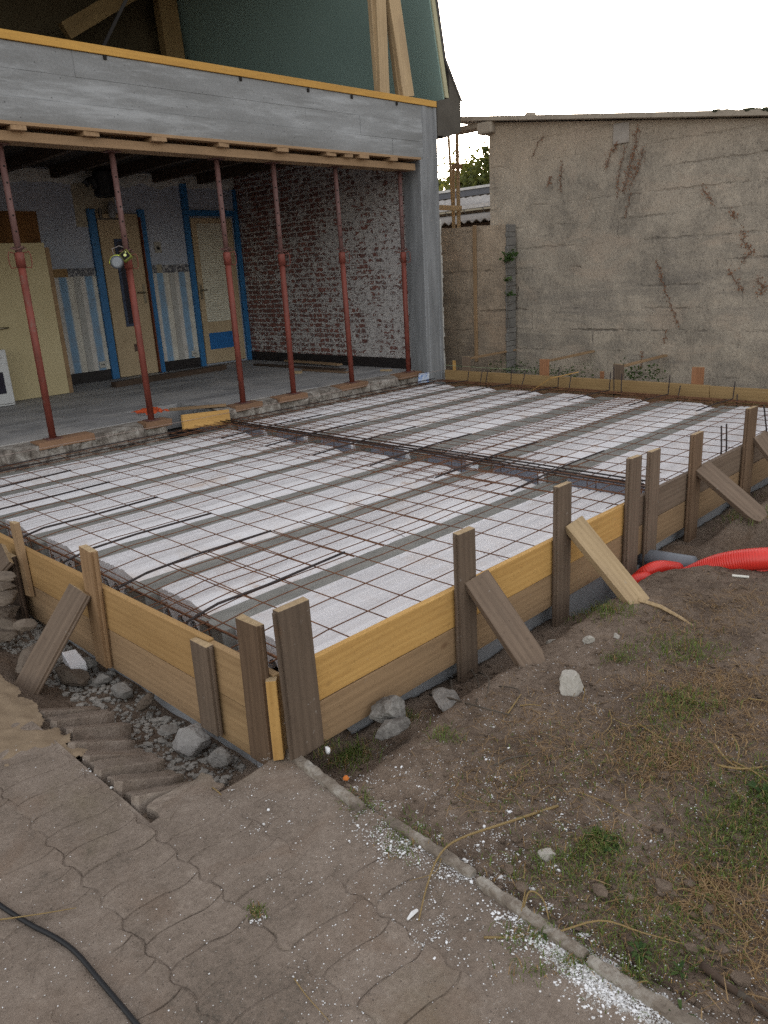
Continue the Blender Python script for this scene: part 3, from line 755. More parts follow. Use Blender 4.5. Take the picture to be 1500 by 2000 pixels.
# lintel: three board-marked courses, each cast against several boards
m = MB(); x0 = -2.0; zc = [2.40, 2.575, 2.76, 2.94]
m.box((x0, YF+.012, 2.40), (5.845, YF+.25, 2.94))
for k in range(3):
    cuts = [x0]+sorted(U(-1, 5.4) for _ in range(3))+[5.845]
    for a, b in zip(cuts, cuts[1:]):
        f = YF+U(-.001,.006); z0 = zc[k]+.0008; z1 = zc[k+1]-.0008; n = max(2, int((b-a)/.15)); vs = []
        for i in range(n+1):
            x = a+.0006+(b-a-.0012)*i/n
            e = .003*noise.noise(V((x*3,k,0))); e1 = .003*noise.noise(V((x*3,k,9)))
            vs += [(x,f+e,z0+e*.6),(x,f+e1,z1+e1*.6),(x,YF+.014,z1+e1*.6),(x,YF+.014,z0+e*.6)]
        fs = [(i*4+j, i*4+(j+1)%4, i*4+4+(j+1)%4, i*4+4+j) for i in range(n) for j in range(4)]
        m.add(vs, fs+[(3,2,1,0),(n*4,n*4+1,n*4+2,n*4+3)])
part(m, 'lintel', CONC)
m = MB()
for px, py in ((205,113),(470,155),(602,177),(687,190),(775,203)):
    p = onY(px, py, YF-.004); m.box((p.x-.012,YF-.010,p.z-.012),(p.x+.012,YF+.02,p.z+.02))
part(m, 'anchor_stub', HOLE)
# pillar with a shallow formwork ridge
m = MB(); m.prism([(5.803,4.70),(5.800,4.43),(5.810,4.424),(5.850,4.424),(5.852,4.418),(5.915,4.416),(5.918,4.427),(6.05,4.430),(6.055,4.421),(6.105,4.424),(6.11,4.70)], 'Z', -.25, 2.94)
part(m, 'pillar', CONC_V, bevel=.004)
# end wall of brick, and the plastered outer skin with a broken edge
m = MB(); m.box((XB, 4.705, -.3), (6.10, 8.6, 2.97)); part(m, 'brick_wall', BRICK)
m = MB(); z = -.3
while z < 1.72:
    h = U(.025,.06); q = .030+.016*noise.noise(V((z*5,0,0)))+U(-.008,.008)
    m.box((6.10,4.427+abs(.03*noise.noise(V((z*7,3,0)))),z),(6.105+q,8.6,z+h+.004)); z += h
part(m, 'outer_render', PLASTER_W)
m = MB(); m.box((6.101, 4.6, 1.70), (6.118, 8.6, 2.95)); part(m, 'outer_render', CONC_ROUGH)
# room shell
WALLPAPER = speckle('faded_blue_wallpaper', [(.3,(.27,.30,.37)),(.7,(.43,.445,.50))], 2.2, bump=.15, bd=.004, fine=30)
CREAMW = speckle('stained_cream_wall', [(.3,(.26,.22,.16)),(.7,(.40,.36,.28))], 3, bump=.2, bd=.004)
def stripes():
    m = MT('striped_wallpaper', .9, .15); o = m.sep(m.co()); s = m.math('FRACT', m.math('MULTIPLY', m.math('ADD', o[0], m.math('MULTIPLY', m.noise(m.co(), 6, 3, .5), .02)), 2.95))
    c = m.ramp(s, [(.0,(.56,.53,.50)),(.15,(.56,.53,.50)),(.22,(.20,.32,.46)),(.44,(.21,.33,.47)),(.52,(.58,.55,.49)),(.72,(.58,.55,.49)),(.74,(.20,.18,.17)),(.755,(.40,.39,.37))])
    d = m.noise(m.co(), 8, 6, .7); c = m.mix(m.ramp(d, [(.45, 0), (.75, .45)]), c, (.22,.18,.15)); m.col(c); return m.m
STRIPE = stripes()
def border():
    m = MT('floral_border', .9, .15); f = m.vor(m.co(), 26); g_ = m.noise(m.co(), 30, 4, .7)
    m.col(m.ramp(m.math('ADD', m.math('MULTIPLY', f.outputs['Distance'], .8), m.math('MULTIPLY', g_, .3)), [(.25,(.30,.29,.28)),(.42,(.06,.06,.075)),(.6,(.17,.17,.19)),(.72,(.34,.33,.33))])); return m.m
BORDER = border()
SKIRT = plain('dark_skirting_tile', (.022,.018,.018), .5)
m = MB(); m.box((-2, YB, -.3), (XB+.002, YB+.2, 3.0)); part(m, 'back_wall', WALLPAPER)
bx = lambda px, py: onY(px, py, YB).x
L0, L1 = 2.2, 3.36+.14
jl0 = onY(172,408,YB); jl1 = onY(232,741,YB)
D1a, D1b = 3.545, 4.33      # outer edges of the first door frame
D2a, D2b = 4.925, XB-.004
for (a, b) in ((2.6, D1a), (D1b, D2a)):
    m = MB(); m.box((a, YB-.006, FZ+.13), (b, YB-.001, 1.36)); part(m, 'dado_wallpaper', STRIPE)
    m = MB(); m.box((a if a > 3 else 3.18, YB-.010, 1.36), (b, YB-.001, 1.46)); part(m, 'wallpaper_border', BORDER)
    m = MB(); m.box((a, YB-.016, FZ), (b, YB-.002, FZ+.135)); part(m, 'skirting', SKIRT)
m = MB(); m.box((2.6, YB-.009, 1.36), (3.18, YB-.001, 1.46)); part(m, 'bare_plaster_strip', speckle('ochre_plaster', [(.3,(.22,.13,.06)),(.7,(.34,.22,.11))], 6))
m = MB(); m.box((XB-.018, 4.72, -.02), (XB-.001, YB-.02, FZ+.125)); part(m, 'skirting', SKIRT)
# orange-brown stained panel above the cream cupboard
a = onY(0,412,YB); b = onY(76,470,YB)
m = MB(); m.box((1.9,YB-.012,b.z-.05),(onY(74,440,YB).x,YB-.001,a.z)); part(m, 'stained_panel', speckle('orange_stain', [(.3,(.085,.045,.022)),(.7,(.26,.125,.045))], 3, bump=.2))
m = MB(); m.box((3.40,YB-.007,1.95),(3.95,YB-.001,2.62)); part(m, 'pale_plaster_patch', CREAMW)
# floor and ceiling
def floor_mat():
    m = MT('dusty_plank_floor', .75, .35); v = m.co(); br = m.n('ShaderNodeTexBrick'); m.L(v, br.inputs['Vector'])
    br.inputs['Scale'].default_value = 1; br.inputs['Brick Width'].default_value = .62; br.inputs['Row Height'].default_value = .15; br.inputs['Mortar Size'].default_value = .003
    br.inputs['Color1'].default_value = (.20,.198,.204,1); br.inputs['Color2'].default_value = (.36,.35,.35,1); br.inputs['Mortar'].default_value = (.06,.057,.058,1)
    a = m.noise(m.co((1.2,9,1)), 2.5, 6, .65); c = m.mix(m.ramp(a, [(.35, 0), (.7, .6)]), br.outputs['Color'], (.19,.175,.165))
    d = m.noise(v, 1.6, 7, .65, .6); c = m.mix(m.ramp(d, [(.45, 0), (.65, .6)]), c, (.40,.375,.355)); m.col(c); return m.m
m = MB(); HX0, HX1 = 2.24, 2.82      # gap left open in the floor edge
m.box((-2, 4.66, -.20), (HX0, YB-.001, FZ)); m.box((HX1, 4.66, -.20), (XB-.03, YB-.001, FZ)); m.box((HX0+.0005, 5.22, -.20), (HX1-.0005, YB-.001, FZ))
part(m, 'floor', floor_mat())
# ragged concrete edge of the old slab
m = MB()
def ragged(a, b):
    n = int((b-a)/.016); prof = 9; vs = []
    for i in range(n+1):
        x = a+(b-a)*i/n; lo = -.30
        wv = .060*noise.noise(V((x*2.1,0,1)))+.055*noise.noise(V((x*7,0,4)))+.028*noise.noise(V((x*23,1,0)))
        for k in range(prof):
            t = k/(prof-1)
            y = YF+.012+wv+.05*(t**2)+.040*noise.noise(V((x*12,t*4,7)))+.018*noise.noise(V((x*34,t*9,2)))
            z = lo+(FZ-.022-lo)*t+.022*noise.noise(V((x*9,t*3,3)))*t-.055*max(0,noise.noise(V((x*2.7,4,4))))*t-.03*max(0,noise.noise(V((x*11,7,4))))*t
            vs.append((x, y, z))
        zt = FZ-.014+.014*noise.noise(V((x*6,5,5)))
        vs.append((x, YF+.13+.02*noise.noise(V((x*7,1,1))), zt)); vs.append((x, 4.70, FZ-.004)); 
    w = prof+2
    m.add(vs, [(i*w+j, (i+1)*w+j, (i+1)*w+j+1, i*w+j+1) for i in range(n) for j in range(w-1)])
ragged(-2, HX0); ragged(HX1, 5.80)
part(m, 'broken_slab_edge', CONC_ROUGH)
m = MB(); m.box((HX0-.05, YF+.05, -.6), (HX1+.05, 5.3, -.21)); part(m, 'floor_opening', HOLE)
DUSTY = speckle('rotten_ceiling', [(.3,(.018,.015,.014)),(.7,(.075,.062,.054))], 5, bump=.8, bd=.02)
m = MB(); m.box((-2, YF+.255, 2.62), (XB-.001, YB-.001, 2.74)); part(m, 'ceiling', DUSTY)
for k in range(11):
    x = -1.6+k*.68; m = MB(); m.box((x, YF+.26, 2.50), (x+.075, YB-.003, 2.619)); part(m, 'ceiling_joist', W_DARK)
m = MB(); nc = 240; vs = []
for i_ in range(nc+1):
    x = -1.9+(XB+1.89)*i_/nc; d_ = .035+.03*noise.noise(V((x*6,0,0)))+.02*noise.noise(V((x*19,2,0))); h_ = .05+.05*noise.noise(V((x*4,5,0)))+.025*noise.noise(V((x*16,3,0)))
    vs += [(x,YB-.001,2.50-max(h_,.0)),(x,YB-max(d_,.008),2.505),(x,YB-max(d_,.008)*.8,2.60),(x,YB-.001,2.60)]
m.add(vs, [(q*4+w_, q*4+w_+1, q*4+5+w_, q*4+4+w_) for q in range(nc) for w_ in range(3)]); part(m, 'crumbling_cornice', PLASTER_W)
# left end wall (outside the picture, closes the room)
m = MB(); m.box((-2.2, YF, -.5), (-2.001, 8.6, 2.97)); part(m, 'side_wall', CONC_V)
# doors
BLUE = plain('blue_gloss_paint', (.028,.135,.31), .45, .4)
DOORC = speckle('cream_door_paint', [(.3,(.34,.255,.16)),(.7,(.47,.365,.24))], 3, bump=.1, bd=.003)
BRASS = plain('dull_brass', (.30,.26,.19), .4, .5, metal=.8)
GLASSD = plain('dark_door_glass', (.018,.018,.030), .15, .5)
RAW = plain('raw_red_edge', (.12,.035,.018), .7)
def frame(m, a, b, z1, w, y0=YB-.05, y1=YB-.002, base=FZ, header=True):
    m.box((a, y0, base), (a+w, y1, z1)); m.box((b-w, y0, base), (b, y1, z1))
    if header: m.box((a+w+.001, y0+.003, z1-w), (b-w-.001, y1, z1))
m = MB(); m.box((D1a+.11, YB-.055, FZ+.01), (D1b-.115, YB-.018, 2.105)); d1 = part(m, 'door', DOORC, bevel=.004)
m = MB(); frame(m, D1a, D1b, 2.16, .095, header=False); m.build('door_frame', BLUE, d1, bevel=.003)
m = MB(); m.box((D1b-.113, YB-.10, FZ+.01), (D1b-.097, YB-.015, 2.06)); m.build('door_edge', RAW, d1)
ga, gb = D1a+.29, D1a+.485
m = MB(); frame(m, ga, gb, 1.80, .035, YB-.068, YB-.0555, .70); m.box((ga+.036,YB-.068,.70),(gb-.036,YB-.0555,.735)); m.build('glazing_bead', plain('slate_blue_paint', (.05,.065,.11), .5), d1)
m = MB(); m.box((ga+.036,YB-.062,.736),(gb-.036,YB-.0553,1.764)); m.build('glass_pane', GLASSD, d1)
m = MB(); m.box((D1b-.185,YB-.062,.98),(D1b-.15,YB-.0555,1.22)); m.tube([(D1b-.168,YB-.06,1.12),(D1b-.168,YB-.10,1.12),(D1b-.285,YB-.10,1.125)], .010, 8); m.build('handle', BRASS, d1)
m = MB(); m.box((D1a+.36,YB-.060,.37),(D1a+.47,YB-.0555,.47)); m.build('vent_grille', plain('brown_vent', (.10,.065,.05), .6), d1)
m = MB(); m.box((D2a+.09, YB-.055, FZ+.03), (D2b-.13, YB-.018, 2.06)); d2 = part(m, 'door', DOORC, bevel=.004)
m = MB(); frame(m, D2a, D2b, 2.165, .075); m.box((D2a+.0, YB-.052, 2.168), (D2a+.09, YB-.002, 2.50)); m.box((D2b-.04,YB-.048,2.168),(D2b,YB-.002,2.45)); m.build('door_frame', BLUE, d2, bevel=.003)
m = MB(); z = .66
a, b = D2a+.17, D2b-.235
while z < 1.97:
    m.hexa([(a,YB-.064,z),(b,YB-.064,z),(b,YB-.0555,z),(a,YB-.0555,z),(a,YB-.0565,z+.026),(b,YB-.0565,z+.026),(b,YB-.0555,z+.027),(a,YB-.0555,z+.027)]); z += .031
m.build('louvre', plain('pale_louvre', (.56,.53,.44), .7), d2)
m = MB(); m.box((D2a+.17,YB-.062,.27),(D2b-.24,YB-.0555,.50)); m.build('kick_panel', plain('bright_blue_panel', (.02,.12,.33), .5), d2)
m = MB(); m.box((D2a+.105,YB-.066,.98),(D2a+.14,YB-.0555,1.18)); m.tube([(D2a+.122,YB-.06,1.10),(D2a+.122,YB-.095,1.10),(D2a+.20,YB-.095,1.10)], .010, 8); m.build('handle', BRASS, d2)
m = MB(); m.box((D1b+.10,YB-.018,1.62),(D1b+.20,YB-.007,1.76)); m.box((D1b+.13,YB-.022,1.66),(D1b+.17,YB-.018,1.70),1); part(m, 'light_switch', [plain('switch_plate', (.35,.33,.29), .5), HOLE])
m = MB(); m.box((D1b+.09,YB-.018,1.36),(D1b+.17,YB-.0105,1.47)); part(m, 'switch_box', plain('old_cream_plastic', (.33,.29,.22), .5))
for (x, z) in ((D1a-.10,.25),(D2a-.08,.24)):
    m = MB(); m.box((x-.045,YB-.02,z-.04),(x+.045,YB-.0065,z+.04)); 
    for k in range(2): m.box((x-.022+k*.030,YB-.022,z-.008),(x-.008+k*.030,YB-.02,z+.008),1)
    part(m, 'power_socket', [plain('socket_white', (.42,.41,.38), .5), HOLE])
# roof storey: plate, posts, sloping green lining, eaves
m = MB(); m.box((-2, YF-.012, 2.943), (6.095, YF+.10, 3.005)); o = part(m, 'wall_plate', W_PLATE, bevel=.003)
def hpost(p, q, w, t): return board('post', p, q, w, t, (0,-1,0), W_PALE, parent=H)
def P3(px, py, Y): return onY(px, py, Y)
for (a0, a1, b0, b1, yy) in ((728,752.5,741.5,754.5,YF+.02),(720,728.5,735,741.5,YF+.055),(757,776.5,781.5,806,YF+.02),(752,759,775,783,YF+.055)):
    t0, t1 = P3(a0,0,yy), P3(a1,0,yy); u0, u1 = P3(b0,181,yy), P3(b1,186,yy)
    p = (u0+u1)/2; q = (t0+t1)/2; d = (q-p); p = p+d*((3.006-p.z)/d.z); q = p+d*1.5
    w = ((t1-t0).x+(u1-u0).x)/2
    hpost(p, q, max(w, .05), .06 if yy < YF+.05 else .05)
GREEN = speckle('green_lining_board', [(.3,(.20,.285,.258)),(.7,(.235,.325,.297))], 1.2, bump=.08, bd=.003, fine=90)
PALEY = speckle('pale_insulation_edge', [(.3,(.33,.31,.20)),(.7,(.43,.40,.27))], 6, bump=.3)
SLATE = speckle('dark_slate', [(.3,(.045,.042,.042)),(.7,(.10,.095,.09))], 6, bump=.5)
EAVE = speckle('brown_grey_eave', [(.3,(.055,.048,.040)),(.7,(.10,.088,.074))], 4, bump=.3)
sl = lambda z: 6.245-.205*(z-3.04)       # inner face of the steep slope
m = MB(); Z2 = 5.6
m.prism([(sl(3.008),3.008),(sl(3.008)+.022,3.008),(sl(Z2)+.022,Z2),(sl(Z2),Z2)], 'Y', YF+.012, 9.3); part(m, 'green_lining', GREEN)
m = MB(); m.prism([(sl(3.06)+.023,3.06),(sl(3.06)+.085,3.06),(sl(Z2)+.085,Z2),(sl(Z2)+.023,Z2)], 'Y', YF-.005, 9.3); part(m, 'insulation_layer', PALEY)
m = MB(); m.prism([(sl(3.45)+.087,3.45),(6.535,3.045),(6.565,3.05),(sl(3.45)+.125,3.46),(sl(Z2)+.125,Z2),(sl(Z2)+.087,Z2)], 'Y', YF-.012, 9.3); part(m, 'roof_slope', SLATE)
m = MB(); m.prism([(6.112,2.655),(6.20,2.66),(6.215,2.635),(6.505,2.715),(6.53,2.74),(6.535,3.04),(6.34,3.40),(6.335,3.061),(6.112,3.012)], 'Y', YF-.004, 8.7); part(m, 'eave_box', EAVE, bevel=.006)
m = MB(); m.prism([(-2.2,3.01),(-2.2,Z2),(-2.0,Z2),(-2.0,3.01)], 'Y', YF, 9.3); part(m, 'roof_slope', SLATE)
m = MB(); m.box((-2.2, YF-.02, Z2), (6.0, 9.5, Z2+.1)); part(m, 'attic_ceiling', W_DARK)
m = MB(); m.box((-2.2, 9.301, 2.9), (6.2, 9.4, Z2-.002)); part(m, 'attic_back_wall', speckle('dark_chipboard', [(.3,(.045,.035,.020)),(.7,(.095,.075,.045))], 2.5))
m = MB(); m.box((-2, YF+.26, 2.80), (XB+.3, 9.3, 2.95)); part(m, 'attic_floor', W_DARK)
def timber(p, q, w, t, name, mat): return board(name, p, q, w, t, (0,-1,0), mat, parent=H)
TB = 8.9; W_ATTIC = wood('wood_attic', (.27,.185,.085), (.18,.115,.05), kn=.3, vary=.08)
a = (onY(320,110,TB)+onY(358,120,TB))/2; b = (onY(309,0,TB)+onY(333,0,TB))/2; timber(a+(a-b)*.6, b+(b-a)*.8, .30, .14, 'attic_post', W_ATTIC)
a = onY(126,62,TB-.2); b = onY(240,-6,TB-.2); timber(a, b+(b-a)*.4, .20, .1, 'attic_brace', W_ATTIC)
a = onY(203,88,YF+.35); b = onY(250,-8,YF+.35); timber(a+(a-b)*.3, b+(b-a)*.3, .022, .02, 'attic_strap', HOLE)
# ------------------------------------------------------------------ shoring under the lintel
board('shoring_beam', (-2, 4.50, 2.305), (5.69, 4.50, 2.305), .19, .068, (0,0,1), W_SHORE, 'long pale timber beam carried by the row of red props', 'beam')
board('shoring_plank', (-2, 4.49, 2.386), (5.735, 4.49, 2.386), .28, .024, (0,0,1), W_SHORE, 'thin plank pressed against the underside of the concrete lintel', 'plank')
BX = [(35,248),(180,267),(310,277),(438,288),(552,298),(648,308),(682,311),(710,313),(768,317)]
for k, (px, py) in enumerate(BX):
    x = onY(px, py, 4.36).x; w = U(.10,.14)
    board('spacer_block', (x, 4.352+U(-.012,.01), 2.3565), (x+U(-.03,.03), 4.62, 2.3565), w, .033, (0,0,1), W_SHORE, 'short pale spacer block on the shoring beam, %s from the left' % ordn(k), 'spacer block', 'spacer blocks under the lintel')
PROP = [(104,859,3,312),(296,821,217.6,296),(475,786,422,309),(574,773,533,320),(688,752,654,327),(798,727,780,337)]
PLAB = ['red steel prop with wire handles at the left edge, in front of the cream panel','red steel prop carrying the hung lamp, in front of the first door','red steel prop in front of the louvred door','red steel prop in front of the left part of the brick wall','red steel prop in front of the middle of the brick wall','red steel prop beside the concrete pillar']
for k, (bx_, by_, tx_, ty_) in enumerate(PROP):
    Yp = 4.54; p = onY(bx_, by_, Yp); q = onY(tx_, ty_, Yp); q.z = 2.268 if k else 2.268; base = .048
    if k == 0: q.x = p.x-.0
    p.z = base
    o = thing('steel_prop', PLAB[k], 'prop', p, 'red steel props under the lintel')
    ax = (q-p); at = lambda z: p+ax*((z-p.z)/ax.z)
    cz = [1.40,1.36,1.36,1.33,1.33,1.31][k]
    m = MB(); m.tube([at(base+.006), at(cz)], .0285, 14); m.build('outer_tube', RED, o, smooth=False)
    for f in o.children[-1:]: f.data.polygons.foreach_set('use_smooth', [True]*len(f.data.polygons))
    m = MB(); m.tube([at(cz-.06), at(q.z-.004)], .0235, 12)
    tw = math.atan2(CAM.y-p.y, CAM.x-p.x)+[.35,.3,.25,.2,.3,.35][k]
    z = cz+.14
    while z < q.z-.12:
        c = at(z)+V((math.cos(tw)*.0205, math.sin(tw)*.0205, 0)); d = V((math.cos(tw), math.sin(tw), 0))
        m.tube([c, c+d*.0038], .0075, 8, mi=1); z += .115
    m.build('inner_tube', [REDOLD, HOLE], o, smooth=True)
    m = MB(); m.tube([at(cz-.005), at(cz+.10), at(cz+.105)], [.036,.036,.030], 14); m.build('collar', RED, o, smooth=True)
    c = at(cz+.05); s = V((math.sin(tw), -math.cos(tw), 0))
    m = MB()
    for sg in (-1, 1):
        if k not in (0,) and sg == 1: continue
        m.tube([c+s*sg*.036+V((0,0,.05)), c+s*sg*.075+V((0,0,.06)), c+s*sg*.085+V((0,0,.03)), c+s*sg*.085+V((0,0,-.03)), c+s*sg*.075+V((0,0,-.06)), c+s*sg*.034+V((0,0,-.055))], .004, 6)
    m.build('nut_handle', RED, o, smooth=True)
    c = at(cz+.135); m = MB()
    m.tube([c+V((math.cos(t+tw)*.042, math.sin(t+tw)*.042, .012*math.sin(t*2))) for t in [i*2*math.pi/14 for i in range(15)]], .0045, 6)
    m.tube([c-s*.06+V((0,0,-.005)), c+s*.06], .006, 6); m.build('locking_pin', REDOLD, o, smooth=True)
    for (zz) in (base, q.z-.006):
        e = at(zz); m = MB(); m.box((e.x-.06, e.y-.055, zz), (e.x+.06, e.y+.055, zz+.006)); m.build('end_plate', REDOLD, o)
BLK = [(75,187,880),(285,335,842),(458,512,806),(545,600,790),(663,718,768),(780,822,740)]
for k, (p0, p1, py) in enumerate(BLK):
    Yp = 4.55; xa = onY(p0, py, 4.47).x; xb = onY(p1, py-8, 4.47).x
    z1 = .047; xc = PROP[k]; 
    board('timber_pad', (xa, Yp-.02, .017), (xb, Yp-.02+U(-.012,.012), .017), .17, .058, (0,0,1), W_PAD, 'timber pad under the red prop %s' % ['at the left edge','that carries the lamp','before the louvred door','before the left part of the brick wall','before the middle of the brick wall','beside the pillar'][k], 'timber pad', 'timber pads under the props', bev=.004)
# work lamp and tape hung from the second prop
pp = onY(228, 512, 4.46)
o = thing('work_lamp', 'round grey lamp hung by a cord on the second prop', 'lamp', pp, None)
m = MB(); d = (CAM-pp).normalized()
m.tube([pp-d*.03, pp-d*.01, pp+d*.02, pp+d*.035], [.040,.054,.054,.046], 18); m.build('lamp_body', plain('grey_lamp_plastic', (.085,.09,.10), .4), o, smooth=False)
m = MB(); m.tube([pp+d*.034, pp+d*.040], [.042,.036], 18); m.build('lens', plain('frosted_lens', (.20,.215,.235), .25, .5), o, smooth=False)
m = MB(); m.tube([pp+V((math.cos(t)*.0,0,0))+RGT*.057*math.cos(t)+UPV*.057*math.sin(t) for t in [1.2+i*.2 for i in range(12)]], .005, 6); m.build('yellow_rim', plain('fluorescent_yellow', (.55,.62,.06), .5), o, smooth=True)
m = MB(); m.tube([pp+UPV*.055+RGT*-.02, pp+UPV*.11+RGT*-.04, pp+UPV*.135+RGT*.02, pp+UPV*.125+RGT*.07+V((0,.03,0))], .004, 6); m.build('cord', plain('pale_cord', (.20,.17,.16), .7), o, smooth=True)
tp = onY(246, 500, 4.47)
o = thing('tape_measure', 'black and yellow square tape measure clipped on the second prop', 'tape measure', tp)
m = MB(); q_ = [RGT*.04, UPV*.04]; r1 = (q_[0]*.8+q_[1]*.6); r2 = (q_[1]*.8-q_[0]*.6); n_ = -FWD
m.hexa([tp-r1-r2-n_*.02, tp+r1-r2-n_*.02, tp+r1+r2-n_*.02, tp-r1+r2-n_*.02, tp-r1-r2+n_*.02, tp+r1-r2+n_*.02, tp+r1+r2+n_*.02, tp-r1+r2+n_*.02]); m.build('case', plain('yellow_case', (.16,.17,.03), .5), o, bevel=.006)
m = MB(); r1 *= .78; r2 *= .78
m.hexa([tp-r1-r2+n_*.019, tp+r1-r2+n_*.019, tp+r1+r2+n_*.019, tp-r1+r2+n_*.019, tp-r1-r2+n_*.023, tp+r1-r2+n_*.023, tp+r1+r2+n_*.023, tp-r1+r2+n_*.023]); m.build('face_plate', HOLE, o)
m = MB(); m.tube([tp+n_*.022, tp+n_*.025], .013, 12); m.tube([tp+r1*.6+r2*.55+n_*.022, tp+r1*.6+r2*.55+n_*.025], .006, 8); m.build('badge', plain('badge_yellow', (.62,.66,.25), .4), o)
# ------------------------------------------------------------------ things in the room
py_ = 7.25
a = onY(0,476,py_); b = onY(80,474,py_); c_ = onY(142,770,py_)
o = thing('cupboard_door', 'big cream panel standing upright behind the white oven', 'panel', (b.x-.35, py_, FZ))
m = MB(); m.box((1.3, py_, FZ+.002), ((b.x+c_.x)/2, py_+.04, b.z)); m.build('panel', speckle('yellowed_cream_board', [(.3,(.40,.33,.19)),(.7,(.50,.42,.26))], 2, bump=.1, bd=.003), o, bevel=.004)
xr = (b.x+c_.x)/2
m = MB(); m.box((xr+.002, py_+.004, FZ+.002), (xr+.05, py_+.05, b.z-.05)); m.build('edge_batten', W_TAN, o)
h = onY(8,641,py_-.03); m = MB(); m.tube([h+V((-.10,0,0)), h+V((-.03,-.008,0)), h+V((.05,0,0))], [.010,.012,.008], 8); m.build('handle', BRASS, o, smooth=True)
oy = 6.93; xo = onY(29,779,oy).x
o = thing('oven', 'white enamel oven standing at the left edge of the room', 'oven', (xo-.3, oy+.25, FZ))
ENAM = plain('white_enamel', (.50,.50,.50), .3, .5, var=.05)
zt = onY(15,682,oy).z
m = MB(); m.box((xo-.60, oy, FZ+.005), (xo, oy+.30, zt)); m.build('body', ENAM, o, bevel=.008)
zd = onY(18,706,oy).z
m = MB(); m.box((xo-.59, oy-.022, FZ+.03), (xo-.01, oy-.002, zd-.01)); dr = m.build('door', ENAM, o, bevel=.006)
m = MB(); m.box((xo-.52, oy-.027, FZ+.14), (xo-.08, oy-.0225, zd-.10)); m.build('window', GLASSD, dr)
m = MB(); m.box((xo-.50, oy-.045, zd-.07), (xo-.12, oy-.023, zd-.055)); m.build('handle', plain('oven_handle', (.30,.30,.31), .3, .5, metal=.6), dr)
m = MB()
for k in range(4): m.tube([(xo-.09-k*.13, oy-.001, (zt+zd)/2), (xo-.09-k*.13, oy-.028, (zt+zd)/2)], .021, 12)
m.build('knob', ENAM, o, smooth=False)
# flue pipe piece and lamp on the wall above the first door
fp = onY(200,345,7.7)
o = thing('flue_pipe', 'black flue pipe with a side elbow hanging from the ceiling', 'pipe', (fp.x, 7.7, 2.55))
m = MB(); z0 = onY(203,385,7.7).z; z1 = onY(198,340,7.7).z
m.tube([(fp.x,7.7,2.60),(fp.x,7.7,z1+.06),(fp.x,7.7,z1+.02),(fp.x,7.7,z0+.02),(fp.x,7.7,z0)], [.055,.055,.125,.125,.10], 14); m.build('pipe_body', plain('sooty_metal', (.016,.016,.018), .5), o)
e = onY(166,352,7.7); m = MB(); m.tube([(fp.x-.10,7.7,z0+.10),(fp.x-.14,7.7,z0+.20),(fp.x-.22,7.7,e.z-.03),(e.x,7.7,e.z)], [.05,.05,.048,.046], 10); m.build('side_elbow', plain('sooty_metal_b', (.02,.02,.022), .5), o)
lp = onY(208,416,7.96)
o = thing('wall_lamp', 'small glass wall lamp on a metal bracket above the first door', 'lamp', lp)
m = MB(); m.box((lp.x-.14,YB-.06,lp.z-.08),(lp.x+.16,YB-.045-.012,lp.z-.06)); m.tube([(lp.x-.1,7.93,lp.z-.06),(lp.x-.1,7.93,lp.z+.05)], .022, 8); m.build('bracket', plain('bracket_metal', (.10,.09,.08), .35, .5, metal=.7), o)
m = MB(); m.tube([(lp.x+.06,7.93,lp.z-.06),(lp.x+.06,7.93,lp.z),(lp.x+.06,7.93,lp.z+.09),(lp.x+.06,7.93,lp.z+.14)], [.035,.05,.045,.02], 12); m.build('glass_shade', plain('dusty_glass', (.20,.20,.21), .2, .6), o)
# timber and boards lying on the floor
a = onZ(222,752,FZ+.03); b = onZ(438,717,FZ+.03)
board('threshold_beam', a, b, .10, .07, (0,0,1), W_DARK, 'dark brown beam lying on the floor in front of the doors', 'beam')
for (p0, p1, w, t, dz, mt, lab) in [((500,712),(672,722),.10,.022,.012,W_DARK,'dark plank lying along the brick wall'),((560,704),(664,712),.09,.022,.035,W_TAN,'pale plank lying on the dark plank by the brick wall'),
        ((592,722),(678,727),.08,.02,.011,W_BROWN,'brown board lying in front of the planks by the brick wall'),((744,723),(765,723),.05,.02,.011,W_PALE,'small pale offcut lying on the floor near the pillar'),((574,727),(588,727),.06,.03,.016,W_PALE,'tiny pale offcut on the floor between two props')]:
    board('loose_plank', onZ(*p0, FZ+dz), onZ(*p1, FZ+dz), w, t, (0,0,1), mt, lab, 'plank')
board('loose_board', onY(356,825,4.385)+V((0,0,.0)), onY(448,813,4.385), .135, .028, (0,-1,.12), W_ORANGE, 'yellow board standing on edge in front of the hole in the house floor', 'board')
board('loose_board', onZ(330,800,FZ+.013), onZ(442,791,FZ+.013), .05, .025, (0,0,1), W_TAN, 'board bridging the hole in the house floor', 'board')
m = MB(); c_ = onZ(294,806,FZ); N = 9
vs = [(c_.x+(i/(N-1)-.5)*.24, c_.y+(j/(N-1)-.5)*.30, FZ+.01+.05*abs(noise.noise(V((i*.6,j*.6,2))))+.012*abs(noise.noise(V((i*2,j*2,9))))) for j in range(N) for i in range(N)]
m.add(vs, [(j*N+i, j*N+i+1, (j+1)*N+i+1, (j+1)*N+i) for j in range(N-1) for i in range(N-1)])
o = m.build('plastic_sheet', plain('orange_plastic', (.50,.085,.03), .5)); so = o.modifiers.new('s','SOLIDIFY'); so.thickness = .004; tag(o, 'crumpled orange plastic scrap behind the second prop', 'plastic scrap')
